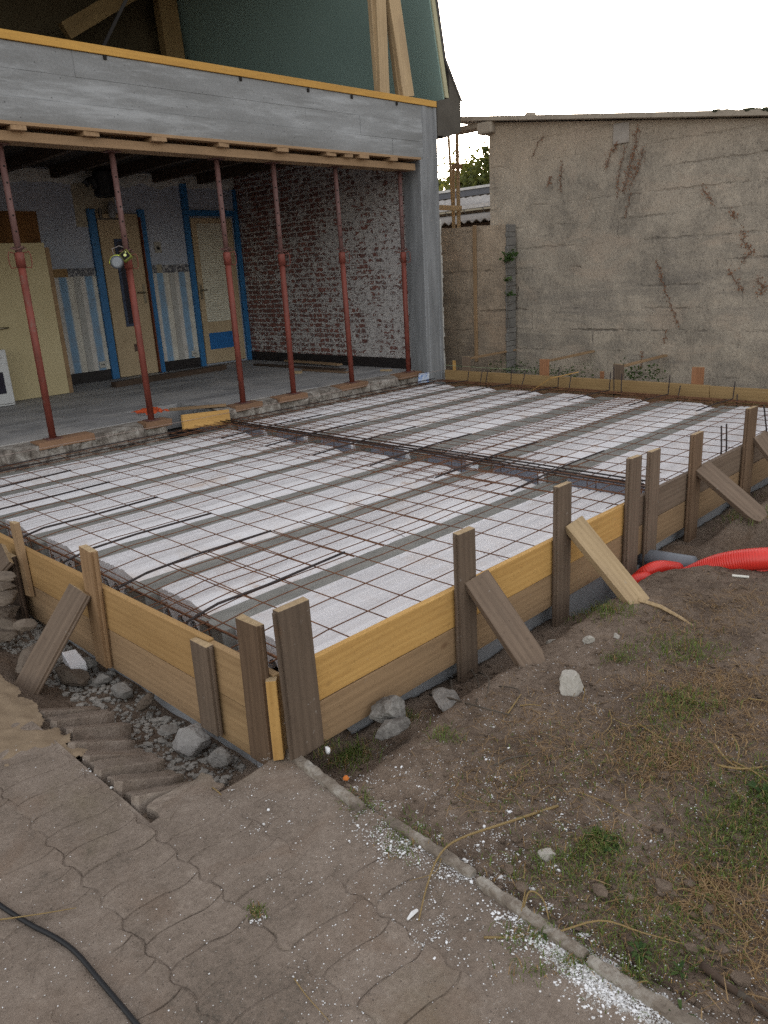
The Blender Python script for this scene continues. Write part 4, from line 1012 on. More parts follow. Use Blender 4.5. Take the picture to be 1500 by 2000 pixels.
# blue and white paper at the foot of the pillar
def bluepaper():
    m = MT('printed_paper', .6, .3); f = m.noise(m.co(), 22, 5, .7, 1.0); m.col(m.ramp(f, [(.42,(.60,.63,.68)),(.50,(.42,.50,.66)),(.58,(.12,.22,.48))])); return m.m
p = [onY(817,749,4.395), onY(838,746,4.395), onY(839,727,4.405), onY(819,730,4.405)]
m = MB(); m.hexa([x for x in p[:2]]+[p[1]+V((0,.01,0)), p[0]+V((0,.01,0)), p[3], p[2], p[2]+V((0,.01,0)), p[3]+V((0,.01,0))]); tag(m.build('paper_bag', bluepaper(), bevel=.003), 'crumpled blue and white bag at the foot of the pillar', 'bag')
# mason's lines
m = MB(); a = onY(-60,902,4.36); b = onY(866,722,4.36); n = 24
m.tube([a+(b-a)*(i/n)+V((0,0,-.012*math.sin(math.pi*i/n))) for i in range(n+1)], .0017, 4); tag(m.build('mason_line', plain('pinkish_string', (.35,.27,.24), .8)), 'pale string stretched along the broken house slab edge', 'string')
m = MB(); a = onX(868,713,6.0); b = onX(1048,723,6.0)
m.tube([a, (a+b)/2+V((0,0,-.006)), b], .0016, 4); tag(m.build('mason_line', plain('greenish_string', (.35,.42,.25), .8)), 'pale green string above the far formwork board', 'string')
# ------------------------------------------------------------------ garage, low wall, neighbours
GX = 6.9
G = thing('garage', 'grey rendered block garage with a thin overhanging slab roof', 'garage', (8.5, 1.5, -.5))
gl = onX(956,330,GX).y
ztl = onX(955,236,GX).z; ztr = onX(1500,226,GX).z
yr = onX(1500,226,GX).y
zat = lambda y: ztl+(ztr-ztl)*(y-gl)/(yr-gl)
m = MB(); ye = -3.5
n = 60; rows = 34; vs = []
for j in range(rows+1):
    for i in range(n+1):
        y = gl+(ye-gl)*i/n; zb = -.5; z = zb+(zat(y)-.02-zb)*j/rows
        e = .012*noise.noise(V((y*1.2,z*1.2,0)))+.007*noise.noise(V((y*5,z*5,2)))
        edge = .012*noise.noise(V((z*6,2,2))) if i == 0 else 0
        vs.append((GX+e, y+edge, z))
fs = [(j*(n+1)+i, j*(n+1)+i+1, (j+1)*(n+1)+i+1, (j+1)*(n+1)+i) for j in range(rows) for i in range(n)]
m.add(vs, fs)
m.hexa([(GX+.03,ye,-.5),(11,ye,-.5),(11,gl-.004,-.5),(GX+.03,gl-.004,-.5),(GX+.03,ye,zat(ye)-.03),(11,ye,zat(ye)-.03),(11,gl-.004,zat(gl)-.03),(GX+.03,gl-.004,zat(gl)-.03)])
# keep world coordinates for the render's courses
o = m.build('wall', RENDERED, G)
ROOFC = speckle('fibre_cement', [(.3,(.24,.20,.16)),(.7,(.42,.355,.285))], 5, bump=.5)
gy0 = onX(900,233,GX-.12).y
m = MB(); t0 = zat(gy0)
m.hexa([(GX-.10,ye,zat(ye)-.005),(11.1,ye,zat(ye)-.005),(11.1,gy0+.3,zat(gy0+.3)-.005),(GX-.10,gy0+.3,zat(gy0+.3)-.005),(GX-.10,ye,zat(ye)+.045),(11.1,ye,zat(ye)+.045),(11.1,gy0+.3,zat(gy0+.3)+.045),(GX-.10,gy0+.3,zat(gy0+.3)+.045)]); m.build('roof', ROOFC, G, bevel=.004)
a = onX(945,247,GX-.06)
m = MB(); m.box((GX-.09,gl-.10,zat(gl)-.145),(GX+.3,gl+.12,zat(gl)-.012)); m.box((GX-.02,gl+.121,zat(gl+.2)-.085),(GX+.2,gy0+.28,zat(gl+.2)-.022)); m.build('purlin_end', ROOFC, G, bevel=.02)
b = onX(1213,258,GX-.01)
m = MB(); m.box((GX-.016,b.y-.09,b.z-.11),(GX+.02,b.y+.09,b.z+.09)); m.build('concrete_patch', speckle('patch_concrete', [(.3,(.24,.205,.175)),(.7,(.38,.335,.295))], 6), G, bevel=.006)
m = MB(); p = onX(1036,230,GX+.1); m.tube([(p.x,p.y,zat(p.y)+.04),(p.x,p.y,zat(p.y)+.085)], [.07,.06], 10); m.build('roof_vent', ROOFC, G)
m = MB()
for k in range(70):
    y = onX(U(1395,1540),226,GX-.05).y; m.rock((GX-.05+U(-.03,.1), y, zat(y)+.045), U(.012,.035), (1.3,1.5,.7), k, 4)
m.build('moss', plain('roof_moss', (.045,.05,.028), .95), G)
# low wall
LX = 6.70
L = thing('low_wall', 'low block wall with a concrete end post beside the garage', 'wall', (LX+.1, 5.5, -.5))
y1 = onX(989,438,LX).y; zt1 = onX(989,438,LX).z; zt2 = onX(870,446,LX).z; y2 = onX(870,446,LX).y
zs = lambda y: zt1+(zt2-zt1)*(y-y1)/(y2-y1)
m = MB(); n = 40; rows = 24; vs = []
for j in range(rows+1):
    for i in range(n+1):
        y = y1+(8.2-y1)*i/n; z = -.5+(zs(y)+.5)*j/rows+(.012*noise.noise(V((y*5,0,0))) if j == rows else 0)
        vs.append((LX+.010*noise.noise(V((y*4,z*4,1)))+.006*noise.noise(V((y*14,z*14,1))), y+(.012*noise.noise(V((z*8,0,0))) if i == 0 else 0), z))
m.add(vs, [(j*(n+1)+i, (j+1)*(n+1)+i, (j+1)*(n+1)+i+1, j*(n+1)+i+1) for j in range(rows) for i in range(n)])
m.hexa([(LX+.02,y1+.003,-.5),(LX+.17,y1+.003,-.5),(LX+.17,8.2,-.5),(LX+.02,8.2,-.5),(LX+.02,y1+.003,zs(y1)-.01),(LX+.17,y1+.003,zs(y1)-.01),(LX+.17,8.2,zs(8.2)-.01),(LX+.02,8.2,zs(8.2)-.01)])
m.build('wall', RENDERED2, L)
m = MB(); z = -.4
while z < zs(y1)-.02:
    h = U(.05,.12); m.box((LX-.012+U(-.006,.006), y1-.022+U(-.008,.004), z), (LX+.16, y1+.010+U(-.006,.008), min(z+h-.003, zs(y1)))); z += h
m.build('end_post', speckle('dark_end_post', [(.3,(.10,.094,.087)),(.7,(.22,.205,.19))], 8, bump=.8, bd=.015), L, bevel=.006)
ba = onX(926.5,440,LX-.02); bb = onX(930.5,706,LX-.02)
board('batten', (ba.x,bb.y,bb.z), (ba.x,ba.y,ba.z), .040, .028, (-1,0,0), W_TAN, 'long thin upright batten leaning on the low wall', 'batten')
# scaffold poles behind the low wall
SX = 7.4
def pole(name, a, b, w, lab, mat=W_PALE): return board(name, a, b, w, w, (-1,-.4,0), mat, lab, 'scaffold pole', 'scaffold timbers behind the low wall')
for (x0, y0_, x1, y1_, w, X, lab) in [(897,470,892,245,.042,SX,'thick upright scaffold timber right of the pair behind the low wall'),(888,470,875,245,.034,SX+.25,'leaning scaffold pole left of the pair behind the low wall'),(886,470,886,320,.035,SX+.1,'short scaffold timber between the two poles behind the low wall')]:
    pole('scaffold_pole', onX(x0,y0_,X), onX(x1,y1_,X), w, lab)
a = onX(845,405,SX-.06); b = onX(901,407,SX-.06); board('scaffold_rail', a, b, .065, .03, (-1,0,.1), W_PALE, 'horizontal yellow rail nailed across the scaffold timbers', 'scaffold rail')
a = onX(884,325,SX-.06); b = onX(902,325,SX-.06); board('scaffold_cleat', a, b, .065, .03, (-1,0,.1), W_TAN, 'short cleat across the top of the scaffold timbers', 'scaffold cleat')
# neighbouring roofs seen through the gap
def corrug(name, xa, xb, ya, yb, za, zb, lab, mat, pitch=.18, amp=.025):
    o = thing(name, lab, 'shed', (xa, (ya+yb)/2, -.5)); m = MB(); n = int((yb-ya)/(pitch/6)); vs = []
    for i in range(n+1):
        y = ya+(yb-ya)*i/n; w = amp*math.sin(2*math.pi*y/pitch)
        vs += [(xa, y, za+w), (xb, y, zb+w), (xb, y, zb+w-.012), (xa, y, za+w-.012)]
    m.add(vs, [(i*4+j, i*4+4+j, i*4+4+(j+1)%4, i*4+(j+1)%4) for i in range(n) for j in range(4)])
    m.build('roof', mat, o); return o
CORR = speckle('grey_corrugated', [(.3,(.20,.185,.18)),(.7,(.38,.36,.345))], 3, bump=.3)
NX = 10.5
z1 = onX(905,404,NX).z; z2 = onX(905,388,NX+1.2).z
yA, yB = 3.0, 10.5
s = corrug('neighbour_shed', NX-.12, NX+1.2, yA, yB, z1, z2, 'nearer grey corrugated roof with a white gutter behind the low wall', CORR)
zg = onX(905,406,NX-.15).z
m = MB(); m.box((NX-.24,yA,zg-.03),(NX-.125,yB,zg+.03)); m.build('gutter', plain('white_gutter', (.55,.53,.52), .5), s)
m = MB(); y = yA+.2
while y < yB:
    m.tube([(NX-.20,y,zg-.032),(NX-.02,y+.06,zg-.16)], .010, 5); y += .42
m.build('gutter_bracket', plain('white_bracket', (.50,.48,.46), .5), s)
m = MB(); m.box((NX,yA,-.5),(NX+.2,yB,zg-.05)); m.build('wall', RENDERED2, s)
zl = onX(905,424,NX-.7).z
s2 = corrug('lean_to', NX-1.5, NX-.01, yA, yB, onX(905,433,NX-1.5).z, onX(905,420,NX-.02).z, 'low grey corrugated lean-to right behind the low wall', speckle('dull_corrugated', [(.3,(.15,.135,.125)),(.7,(.27,.25,.23))], 3), .16, .022)
m = MB(); m.box((NX-1.38,yA,-.5),(NX-1.2,yB,onX(905,433,NX-1.5).z-.03)); m.build('wall', W_DARK, s2)
NX2 = 15.0
s3 = thing('neighbour_house', 'far flat dark roof with a pale edge seen above the corrugated roofs', 'building', (NX2+2, 9, -.5))
zt = onX(905,373,NX2).z; zb = onX(905,385,NX2).z
m = MB(); m.box((NX2+.1,4,-.5),(NX2+5,16,zb-.002)); m.build('wall', CREAMW, s3)
m = MB(); m.box((NX2-.1,4,zb),(NX2+5.1,16,zt)); m.build('roof', plain('dark_grey_fascia', (.085,.088,.105), .4), s3)
m = MB(); m.box((NX2-.13,4,zt+.002),(NX2+5.1,16,zt+.06)); m.build('roof_edge', plain('pale_metal_edge', (.45,.44,.43), .35, .5), s3)

# ------------------------------------------------------------------ trees beyond
LEAF = None
def leaf_mat(name, a, b):
    m = MT(name, .7, .25); i = m.n('ShaderNodeNewGeometry'); m.col(m.ramp(i.outputs['Random Per Island'], [(.1, a), (.9, b)]))
    m.b.inputs['Transmission Weight'].default_value = 0
    tr = m.n('ShaderNodeBsdfTranslucent'); tr.inputs[0].default_value = (b[0]*1.6, b[1]*1.5, b[2]*.9, 1)
    mx = m.n('ShaderNodeMixShader'); mx.inputs[0].default_value = .35
    out = m.t.nodes['Material Output']; m.L(m.b.outputs[0], mx.inputs[1]); m.L(tr.outputs[0], mx.inputs[2]); m.L(mx.outputs[0], out.inputs[0]); return m.m
LEAF = leaf_mat('leaf_green', (.045,.060,.018), (.105,.115,.035))
BARK = speckle('bark', [(.3,(.05,.04,.032)),(.7,(.12,.10,.08))], 8)
def tree(base, h, rad, lab, nleaf=5200, size=.11, seed=1):
    rnd = random.Random(seed); o = thing('tree', lab, 'tree', base, 'trees beyond the neighbouring roofs'); base = V(base)
    m = MB(); top = base+V((0,0,h*.75)); m.tube([base, base+V((.08,.05,h*.35)), top], [.16,.12,.05], 8); tips = []
    for k in range(26):
        t = .28+.7*k/26; p0 = base+V((.08*t,.05*t,h*t*.8)); an = k*2.4
        d = V((math.cos(an), math.sin(an), .45+.5*t)).normalized(); ln = rad*(1.0-.45*abs(t-.45))*rnd.uniform(.7,1.08)
        p1 = p0+d*ln*.55+V((0,0,.1)); p2 = p0+d*ln; m.tube([p0,p1,p2], [.045,.028,.010], 5); tips += [(p1,.55),(p2,.5),((p0+p1)/2,.4)]
    for k in range(7):      # leading shoots stick out of the outline
        p = top+V((rnd.uniform(-.7,.7)*rad,rnd.uniform(-.7,.7)*rad,rnd.uniform(-.1,.12)*h)); q = p+V((rnd.uniform(-.15,.15),rnd.uniform(-.15,.15),rnd.uniform(.45,.9))); m.tube([p,q], [.015,.006], 4); tips += [(p,.4),(q,.16),((p+q)/2,.22)]
    m.build('trunk', BARK, o, smooth=True)
    m = MB()
    for _ in range(nleaf):
        c, s = tips[rnd.randrange(len(tips))]
        p = c+V((rnd.gauss(0,s*.5),rnd.gauss(0,s*.5),rnd.gauss(0,s*.42)))*rad*.62
        a = V((rnd.uniform(-1,1),rnd.uniform(-1,1),rnd.uniform(-.7,.7))).normalized(); b = a.cross(V((rnd.uniform(-1,1),rnd.uniform(-1,1),rnd.uniform(-1,1)))).normalized(); z = size*rnd.uniform(.6,1.3)
        m.add([p-a*z, p+b*z*.5, p+a*z, p-b*z*.5], [(0,1,2,3)])
    m.build('crown', LEAF, o)
TX = 21.0
def tpos(px, py_top, X):
    p = onX(px, py_top, X); return (p.x, p.y, -.5), p.z+.5
for (px, pt, X, r, nl, sd, lab) in [(948,296,21,2.0,7500,3,'green tree with a feathery top in the gap beside the garage'),(905,335,23,1.5,4200,5,'lower green tree left of the feathery one in the gap'),(868,330,26,1.6,4200,8,'dim green tree in the gap, half hidden by the concrete pillar'),(1010,300,22,2.2,5000,9,'green tree hidden mostly behind the garage corner')]:
    b, h = tpos(px, pt, X); tree(b, h, r, lab, nl, .10, sd)

# ------------------------------------------------------------------ ivy remains and weeds by the garage
IVY = plain('dead_ivy', (.15,.085,.058), .9); IVYL = plain('dead_ivy_leaf', (.20,.098,.055), .9)
def ivy(pts, w, leaves, lab, seed, green=None):
    rnd = random.Random(seed); P = [onX(x,y,GX-.012) for x,y in pts]; m = MB()
    q = []
    for a, b in zip(P, P[1:]):
        n = max(2, int((b-a).length/.03))
        for i in range(n): q.append(a+(b-a)*i/n+V((0,rnd.uniform(-.012,.012),rnd.uniform(-.012,.012))))
    q.append(P[-1]); m.tube(q, .0028, 4)
    for c in q:
        for _ in range(rnd.randint(1,3)):
            d = V((-.004,rnd.gauss(0,w*.7),rnd.gauss(0,w*.6))); m.tube([c, c+d*.6, c+d], .0015, 3)
    for _ in range(int(leaves*.9)):
        c = q[rnd.randrange(len(q))]+V((rnd.uniform(-.02,.003),rnd.gauss(0,w*.75),rnd.gauss(0,w*.8))); s = rnd.uniform(.004,.013)
        a = V((rnd.uniform(-.6,.6),rnd.uniform(-1,1),rnd.uniform(-1,1))).normalized(); b = a.cross(V((1,rnd.uniform(-.5,.5),0))).normalized()
        m.add([c-a*s, c+b*s*.7, c+a*s, c-b*s*.7], [(0,1,2,3)], 1)
    o = m.build('dead_ivy', [IVY, green or IVYL]); tag(o, lab, 'ivy', 'ivy stems on the garage wall')
ivy([(1244,254),(1241,290),(1232,320),(1224,350),(1215,375)], .030, 120, 'thickest dead ivy streak hanging below the roof right of the patch', 1)
ivy([(1256,290),(1250,318),(1238,345),(1229,362)], .030, 80, 'dead ivy streak just right of the thickest one', 12)
ivy([(1220,290),(1208,340),(1206,385)], .020, 40, 'thin dead ivy streak left of the thickest one', 13)
ivy([(1204,284),(1192,300),(1184,326)], .030, 70, 'short dead ivy tuft below the concrete patch', 2)
ivy([(1097,320),(1095,350),(1097,375)], .020, 30, 'short dead ivy streak high on the left half of the garage wall', 3)
ivy([(1074,345),(1070,362)], .022, 24, 'small dead ivy tuft on the left half of the garage wall', 4)
ivy([(1232,380),(1222,425)], .012, 14, 'faint dead ivy stem below the thick streaks', 5)
ivy([(1283,512),(1297,560),(1312,600),(1326,637)], .014, 90, 'long slanting dead ivy stem with beaded leaves right of the wall centre', 6)
ivy([(1372,364),(1380,380),(1390,392)], .024, 40, 'dead ivy tuft upper right on the garage wall', 7)
ivy([(1425,412),(1436,425)], .020, 26, 'tiny dead ivy tuft at the right of the garage wall', 8)
ivy([(1448,450),(1455,475),(1470,490),(1452,510)], .028, 70, 'dead ivy cluster near the right edge of the picture', 9)
ivy([(1424,525),(1438,550),(1450,565)], .022, 36, 'dead ivy stem below the right-hand cluster', 10)
ivy([(1480,545),(1492,560),(1484,575)], .026, 50, 'dead ivy cluster cut by the right edge', 11)
ivy([(1300,645),(1298,670)], .012, 16, 'short dead ivy stem low on the garage wall', 14)
ivy([(1064,262),(1048,285),(1040,305)], .012, 10, 'thin dark ivy stem near the top left of the garage wall', 15)
ivy([(1255,688),(1250,720)], .014, 20, 'dead ivy sprig low on the wall behind the far board', 16)
GLEAF = leaf_mat('weed_green', (.025,.055,.014), (.07,.115,.032))
def leafclump(name, pts, n, sz, lab, cat, seed, group=None):
    rnd = random.Random(seed); m = MB()
    for _ in range(n):
        c, s = pts[rnd.randrange(len(pts))]
        p = V(c)+V((rnd.gauss(0,s*.6),rnd.gauss(0,s),abs(rnd.gauss(0,s*.8)))); a = V((rnd.uniform(-1,1),rnd.uniform(-1,1),rnd.uniform(-.3,1))).normalized(); b = a.cross(V((rnd.uniform(-1,1),rnd.uniform(-1,1),.3))).normalized(); z = sz*rnd.uniform(.5,1.4)
        m.add([p-a*z, p+b*z*.55, p+a*z, p-b*z*.55], [(0,1,2,3)])
    tag(m.build(name, GLEAF), lab, cat, group)
leafclump('green_ivy', [(onX(998,502,LX-.03),.045),(onX(994,510,LX-.03),.035)], 130, .022, 'green ivy tuft at the upper end of the low wall', 'ivy', 21, 'green ivy on the low wall end')
leafclump('green_ivy', [(onX(991,548,LX-.03),.02),(onX(996,577,LX-.03),.03)], 60, .020, 'sparse green ivy halfway down the low wall end', 'ivy', 22, 'green ivy on the low wall end')
m = MB()
for (pts) in [[(990,545),(1005,537),(1011,533)],[(993,560),(1010,555)],[(992,596),(1008,590),(1013,560)],[(991,640),(992,560),(990,500)]]:
    m.tube([onX(x,y,LX-.03 if x < 994 else GX-.02) for x, y in pts], .004, 4)
tag(m.build('ivy_twigs', BARK), 'bare ivy twigs on the corner between low wall and garage', 'ivy')
leafclump('weeds', [(V((6.6,4.0-.1*k,-.06)),.09) for k in range(14)], 520, .013, 'green weeds growing at the foot of the low wall', 'weeds', 23)
leafclump('weeds', [(V((6.75,2.35-.05*k,-.06)),.09) for k in range(8)], 200, .016, 'green weeds behind the tall grey far stake', 'weeds', 24)

# ------------------------------------------------------------------ stones, rubble, edging, cable, pipes
def stone(c, r, sq, mat, lab, seed, grp=None, cat='stone', rough=.4, name='stone'):
    m = MB(); m.rock(c, r, sq, seed, 16, rough=rough); tag(m.build(name, mat, smooth=False), lab, cat, grp)
c = onZ(1114,1352,-.27); c.z = gz(c.x, c.y)+.028
stone(c, .052, (1.0,.85,.95), STONE_PALE, 'pale rounded stone lying alone on the bare earth', 4, rough=.35)
c = onZ(762,1395,-.30); stone(c+V((0,0,.01)), .052, (1.2,.8,.95), STONE_MOTTLED, 'whitish angular lump against the right footing wall, topmost of two', 9, 'lumps at the right footing', rough=.5)
c = onZ(764,1420,-.31); stone(c, .046, (1.25,.8,.7), STONE_MOTTLED, 'grey block under the whitish lump at the right footing wall', 15, 'lumps at the right footing', rough=.4)
c = onZ(872,1366,-.33); stone(c, .062, (1.3,.8,.42), STONE_MOTTLED, 'flat grey stone with twigs on it beside the right footing wall', 7, 'lumps at the right footing')
c = onZ(1355,1370-30,-.28); 
c = onZ(1452,1373,-.26); stone(c, .022, (1.1,.9,.8), STONE_GREY, 'small grey pebble on the earth near the right picture edge', 21, 'pebbles on the earth')
for k, (px, py, r, lab) in enumerate([(1228,1173,.014,'pebble at the foot of the yellow brace'),(1150,1251,.02,'crumbled pale pebble on the earth uphill of the white stone'),(1204,1247,.013,'tiny pale pebble on the earth above the white stone'),(1078,1198,.024,'pale lump in the gutter by the second stake'),(1070,1648,.020,'bluish pebble among the grass by the edging')]):
    c = onZ(px, py, -.255); c.z = gz(c.x, c.y)+r*.5; stone(c, r, (1.1,.9,.8), STONE_PALE, lab, 30+k, 'pebbles on the earth')
# trench rubble on the left
for k, (px, py, r, sq, mat, lab) in enumerate([
    (378,1452,.060,(1.25,.8,.85),MORTAR_STONE,'mortar-covered lump with red brick faces in the left trench'),
    (430,1480,.04,(1.1,1,.7),STONE_GREY,'grey stone just below the mortar-covered lump'),
    (238,1352,.045,(1,1,.9),STONE_GREY,'round grey stone in the middle of the left trench'),
    (285,1375,.036,(1.2,.8,.7),STONE_BROWN,'brown stone beside the left footing wall'),
    (205,1330,.03,(1.2,.8,.8),STONE_GREY,'small grey stone in the left trench near the brace'),
    (140,1325,.06,(1.5,.9,.55),STONE_BROWN,'flat brown slab behind the left brace'),
    (60,1290,.075,(1.6,.7,.35),STONE_BROWN,'long flat brown stone at the foot of the stone heap'),
    (22,1222,.055,(1.3,.8,.6),STONE_BROWN,'brown stone at the bottom of the heap beside the dark stake'),
    (48,1222,.035,(1.2,.9,.7),STONE_BROWN,'brown stone at the heap corner near the formwork'),
    (2,1200,.06,(1.4,.9,.5),STONE_BROWN,'brown stone in the lower part of the heap at the left edge'),
    (4,1172,.058,(1.4,.9,.45),STONE_BROWN,'flat stone in the middle of the heap at the left edge'),
    (2,1148,.055,(1.4,.9,.45),STONE_BROWN,'flat greyish stone near the top of the heap at the left edge'),
    (0,1126,.050,(1.4,.9,.45),STONE_BROWN,'topmost stone of the heap under the dark brace'),
    (-2,1246,.055,(1.3,1,.5),STONE_BROWN,'broken brown stone at the left picture edge below the heap'),
    (175,1300,.03,(1.2,1,.8),STONE_GREY,'little grey stone behind the left brace'),
    (330,1430,.028,(1.2,1,.7),STONE_GREY,'little grey stone left of the mortar-covered lump')]):
    if k in (7,8,9,10,11,12): 
        c = onX(px, py, -.22+.03*(k%2))
        c = V((c.x, c.y, max(c.z,-.36)))
    else:
        c = onZ(px, py, -.42 if k not in (6,13) else -.34); c.z = max(c.z, gz(c.x, c.y))+r*sq[2]*.35
    stone(c, r, sq, mat, lab, 50+k, 'rubble beside the left formwork', 'rubble', .45, 'rubble_stone')
# white foam offcut in the trench, white chips
a = onZ(150,1297,-.40)
m = MB(); m.hexa([a+V(p) for p in ((-.05,-.05,-.02),(.02,-.06,-.02),(.03,.07,0),(-.03,.08,0),(-.045,-.045,.015),(.022,-.055,.02),(.03,.06,.045),(-.03,.07,.05))]); tag(m.build('foam_offcut', POLY, bevel=.004), 'white polystyrene offcut lying in the left trench beside the brace', 'offcut')
m = MB()
for k in range(1900):     # gravel
    t = R(); y = .24+2.6*t; x = -.01-U(0,.24)
    r = U(.003,.011) if R() < .85 else U(.01,.02); m.rock((x,y,gz(x,y)+r*.3), r, (1.2,1,.7), k%17, 3)
tag(m.build('gravel', GRAVEL), 'grey gravel and mortar crumbs in the left trench', 'gravel', kind='stuff')
# concrete edging strips
EDG = [((562,1462),(708,1574),.052),((757,1594),(925,1702),.050),((935,1712),(1145,1862),.050),((1152,1868),(1400,2025),.052)]
for k, (p0, p1, w) in enumerate(EDG):
    zt = -.290; w *= .70; a = onZ(*p0, zt); b = onZ(*p1, zt); m = MB(); n = 60; sd = k*7.7; vs = []
    dirn = (b-a).normalized(); sd_ = dirn.cross(V((0,0,1))); nr = 8
    for i in range(n+1):
        t = i/n; c = a+(b-a)*t; e = 1-.25*(abs(t-.5)*2)**14
        for j in range(nr):
            an = math.pi*j/(nr-1); q = 1+.22*noise.noise(V((i*.16+sd, j*.7, 0)))+.07*noise.noise(V((i*.55, j*1.3, sd)))
            px_ = math.copysign(abs(math.cos(an))**.6, math.cos(an))
            vs.append(c+sd_*px_*w*.5*q*e+V((0,0,-.012+(math.sin(an)**.6-1)*.020*1+.007*noise.noise(V((i*.2,j*.5,sd)))+.003*noise.noise(V((i*.7,j*1.2,sd)))+.012)))
        vs.append(c-sd_*w*.5*e+V((0,0,-.09))); vs.append(c+sd_*w*.5*e+V((0,0,-.09)))
    W = nr+2
    fs = [(i*W+j, (i+1)*W+j, (i+1)*W+(j+1)%W, i*W+(j+1)%W) for i in range(n) for j in range(W)]
    fs += [tuple(range(W))[::-1], tuple(n*W+j for j in range(W))]
    m.add(vs, fs); tag(m.build('edging_strip', EDGE_CONC, smooth=False), ['narrow concrete edging strip nearest the formwork corner','narrow concrete edging strip, second from the formwork corner','narrow concrete edging strip with straw draped over it, third from the corner','narrow concrete edging strip cut by the bottom of the picture'][k], 'edging', 'edging strips between paving and earth')
# black cable
m = MB(); P = [onZ(x, y, PZ+.006) for x, y in ((-60,1722),(0,1768),(60,1806),(110,1832),(150,1862),(195,1915),(240,1968),(300,2040))]
q = []
for i in range(len(P)-1):
    a, b, c, d = P[max(i-1,0)], P[i], P[i+1], P[min(i+2,len(P)-1)]
    for t in (0,.2,.4,.6,.8): q.append(.5*((2*b)+(c-a)*t+(2*a-5*b+4*c-d)*t*t+(3*b-a-3*c+d)*t**3))
q.append(P[-1]); m.tube(q, .0062, 10); tag(m.build('black_cable', plain('black_rubber', (.014,.014,.016), .5), smooth=True), 'black cable snaking over the paving at the lower left', 'cable')
# pipes in the service trench
REDP = plain('red_corrugated_pipe', (.60,.030,.020), .38, .5, var=.1)
def corr_pipe(pts, r, lab, sub=70):
    P = [V(p) for p in pts]; q = []; rs = []
    def cr(t):
        k = min(int(t), len(P)-2); f = t-k; a, b, c, d = P[max(k-1,0)], P[k], P[k+1], P[min(k+2,len(P)-1)]
        return .5*((2*b)+(c-a)*f+(2*a-5*b+4*c-d)*f*f+(3*b-a-3*c+d)*f**3)
    tot = sum((b-a).length for a, b in zip(P, P[1:])); n = int(tot/.0034)
    for i in range(n+1):
        q.append(cr((len(P)-1)*i/n*.9999)); rs.append(r*(1.0 if (i % 4) in (0,1) else .962))
    m = MB(); m.tube(q, rs, 14); tag(m.build('corrugated_pipe', REDP, smooth=True), lab, 'pipe', 'red corrugated pipes')
z_ = -.26
corr_pipe([onZ(1345,1128,-.34), onZ(1390,1108,-.27), onZ(1440,1096,-.215), onZ(1500,1091,-.195), onZ(1570,1092,-.24), onZ(1650,1098,-.3)], .055, 'upper red corrugated pipe rising out of the earth at the right edge')
corr_pipe([onZ(1425,1132,-.34), onZ(1465,1117,-.275), onZ(1510,1108,-.245), onZ(1580,1110,-.26)], .046, 'lower red corrugated pipe under the first one at the right edge')
corr_pipe([onZ(1235,1142,-.42), onZ(1262,1118,-.315), onZ(1290,1108,-.305), onZ(1330,1112,-.37)], .036, 'short red corrugated pipe end showing beside the grey pipe')
corr_pipe([onZ(1205,1150,-.40), onZ(1232,1137,-.335), onZ(1258,1129,-.325), onZ(1290,1128,-.39)], .032, 'short red corrugated pipe end nearest the yellow brace')
m = MB(); a = onY(1240,1085,.03); b = onZ(1355,1104,-.34); m.tube([a, a+(b-a)*.5, b], .048, 16); tag(m.build('drain_pipe', plain('grey_pvc', (.16,.17,.19), .45, .4), smooth=True), 'grey plastic drain pipe coming out under the double stakes', 'pipe')
a = onZ(1430,1124,-.235); b = onZ(1463,1127,-.235); m = MB(); m.tube([a, b], .006, 8); tag(m.build('white_tube', plain('white_plastic', (.65,.62,.56), .5)), 'short white plastic tube lying on the earth by the red pipes', 'tube')
c = onZ(640,1470,-.30); m = MB(); m.rock(c+V((0,0,.012)), .013, (.9,.6,1.1), 3, 8); tag(m.build('foam_chip', WHITE_BEAD), 'white foam chip beside the grass tuft near the corner', 'chip')
c = onZ(676,1521,-.305); m = MB(); m.rock(c+V((0,0,.004)), .011, (1,1,.6), 4, 5); tag(m.build('brick_chip', plain('orange_chip', (.50,.15,.03), .8)), 'small orange chip beside the nearest edging strip', 'chip')
c = onZ(796,1800,PZ); d = onZ(815,1782,PZ); m = MB(); m.tube([c+V((0,0,.006)), (c+d)/2+V((0,0,.010)), d+V((0,0,.007))], [.003,.006,.004], 6); tag(m.build('foam_sliver', WHITE_BEAD), 'white foam sliver lying on the paving near the straw', 'chip')

# ------------------------------------------------------------------ crumbs, grass, straw, twigs
def ground_at(px, py):
    p = onZ(px, py, -.30)
    for _ in range(4): p = onZ(px, py, max(gz(p.x, p.y), PZ if (p.x < EX and p.y < .06) or p.x < -.47 else -9))
    return p
rb_ = random.Random(5); bm_ = MB(); nb = 0
def bead(x, y, r, flat=1.0):
    z = max(gz(x, y), PZ+.001+.006*sstep(-.16,-.06,x) if ((x < EX and y < .05) or x < -.47) else -9)+r*.3
    if r > .0042:
        bm_.rock((x,y,z), r, (1,rb_.uniform(.6,1),flat*.7), rb_.randrange(60), 3); return
    c = V((x,y,z)); a = rb_.uniform(0,6.28); s = r; ca, sa = math.cos(a)*s*rb_.uniform(.7,1.3), math.sin(a)*s*rb_.uniform(.7,1.3); h = s*flat*rb_.uniform(.6,1.1)
    bm_.add([c+V((ca,sa,0)), c+V((-sa,ca,0)), c-V((ca,sa,0)), c-V((-sa,ca,0)), c+V((0,0,h)), c-V((0,0,h))], [(0,1,4),(1,2,4),(2,3,4),(3,0,4),(1,0,5),(2,1,5),(3,2,5),(0,3,5)])
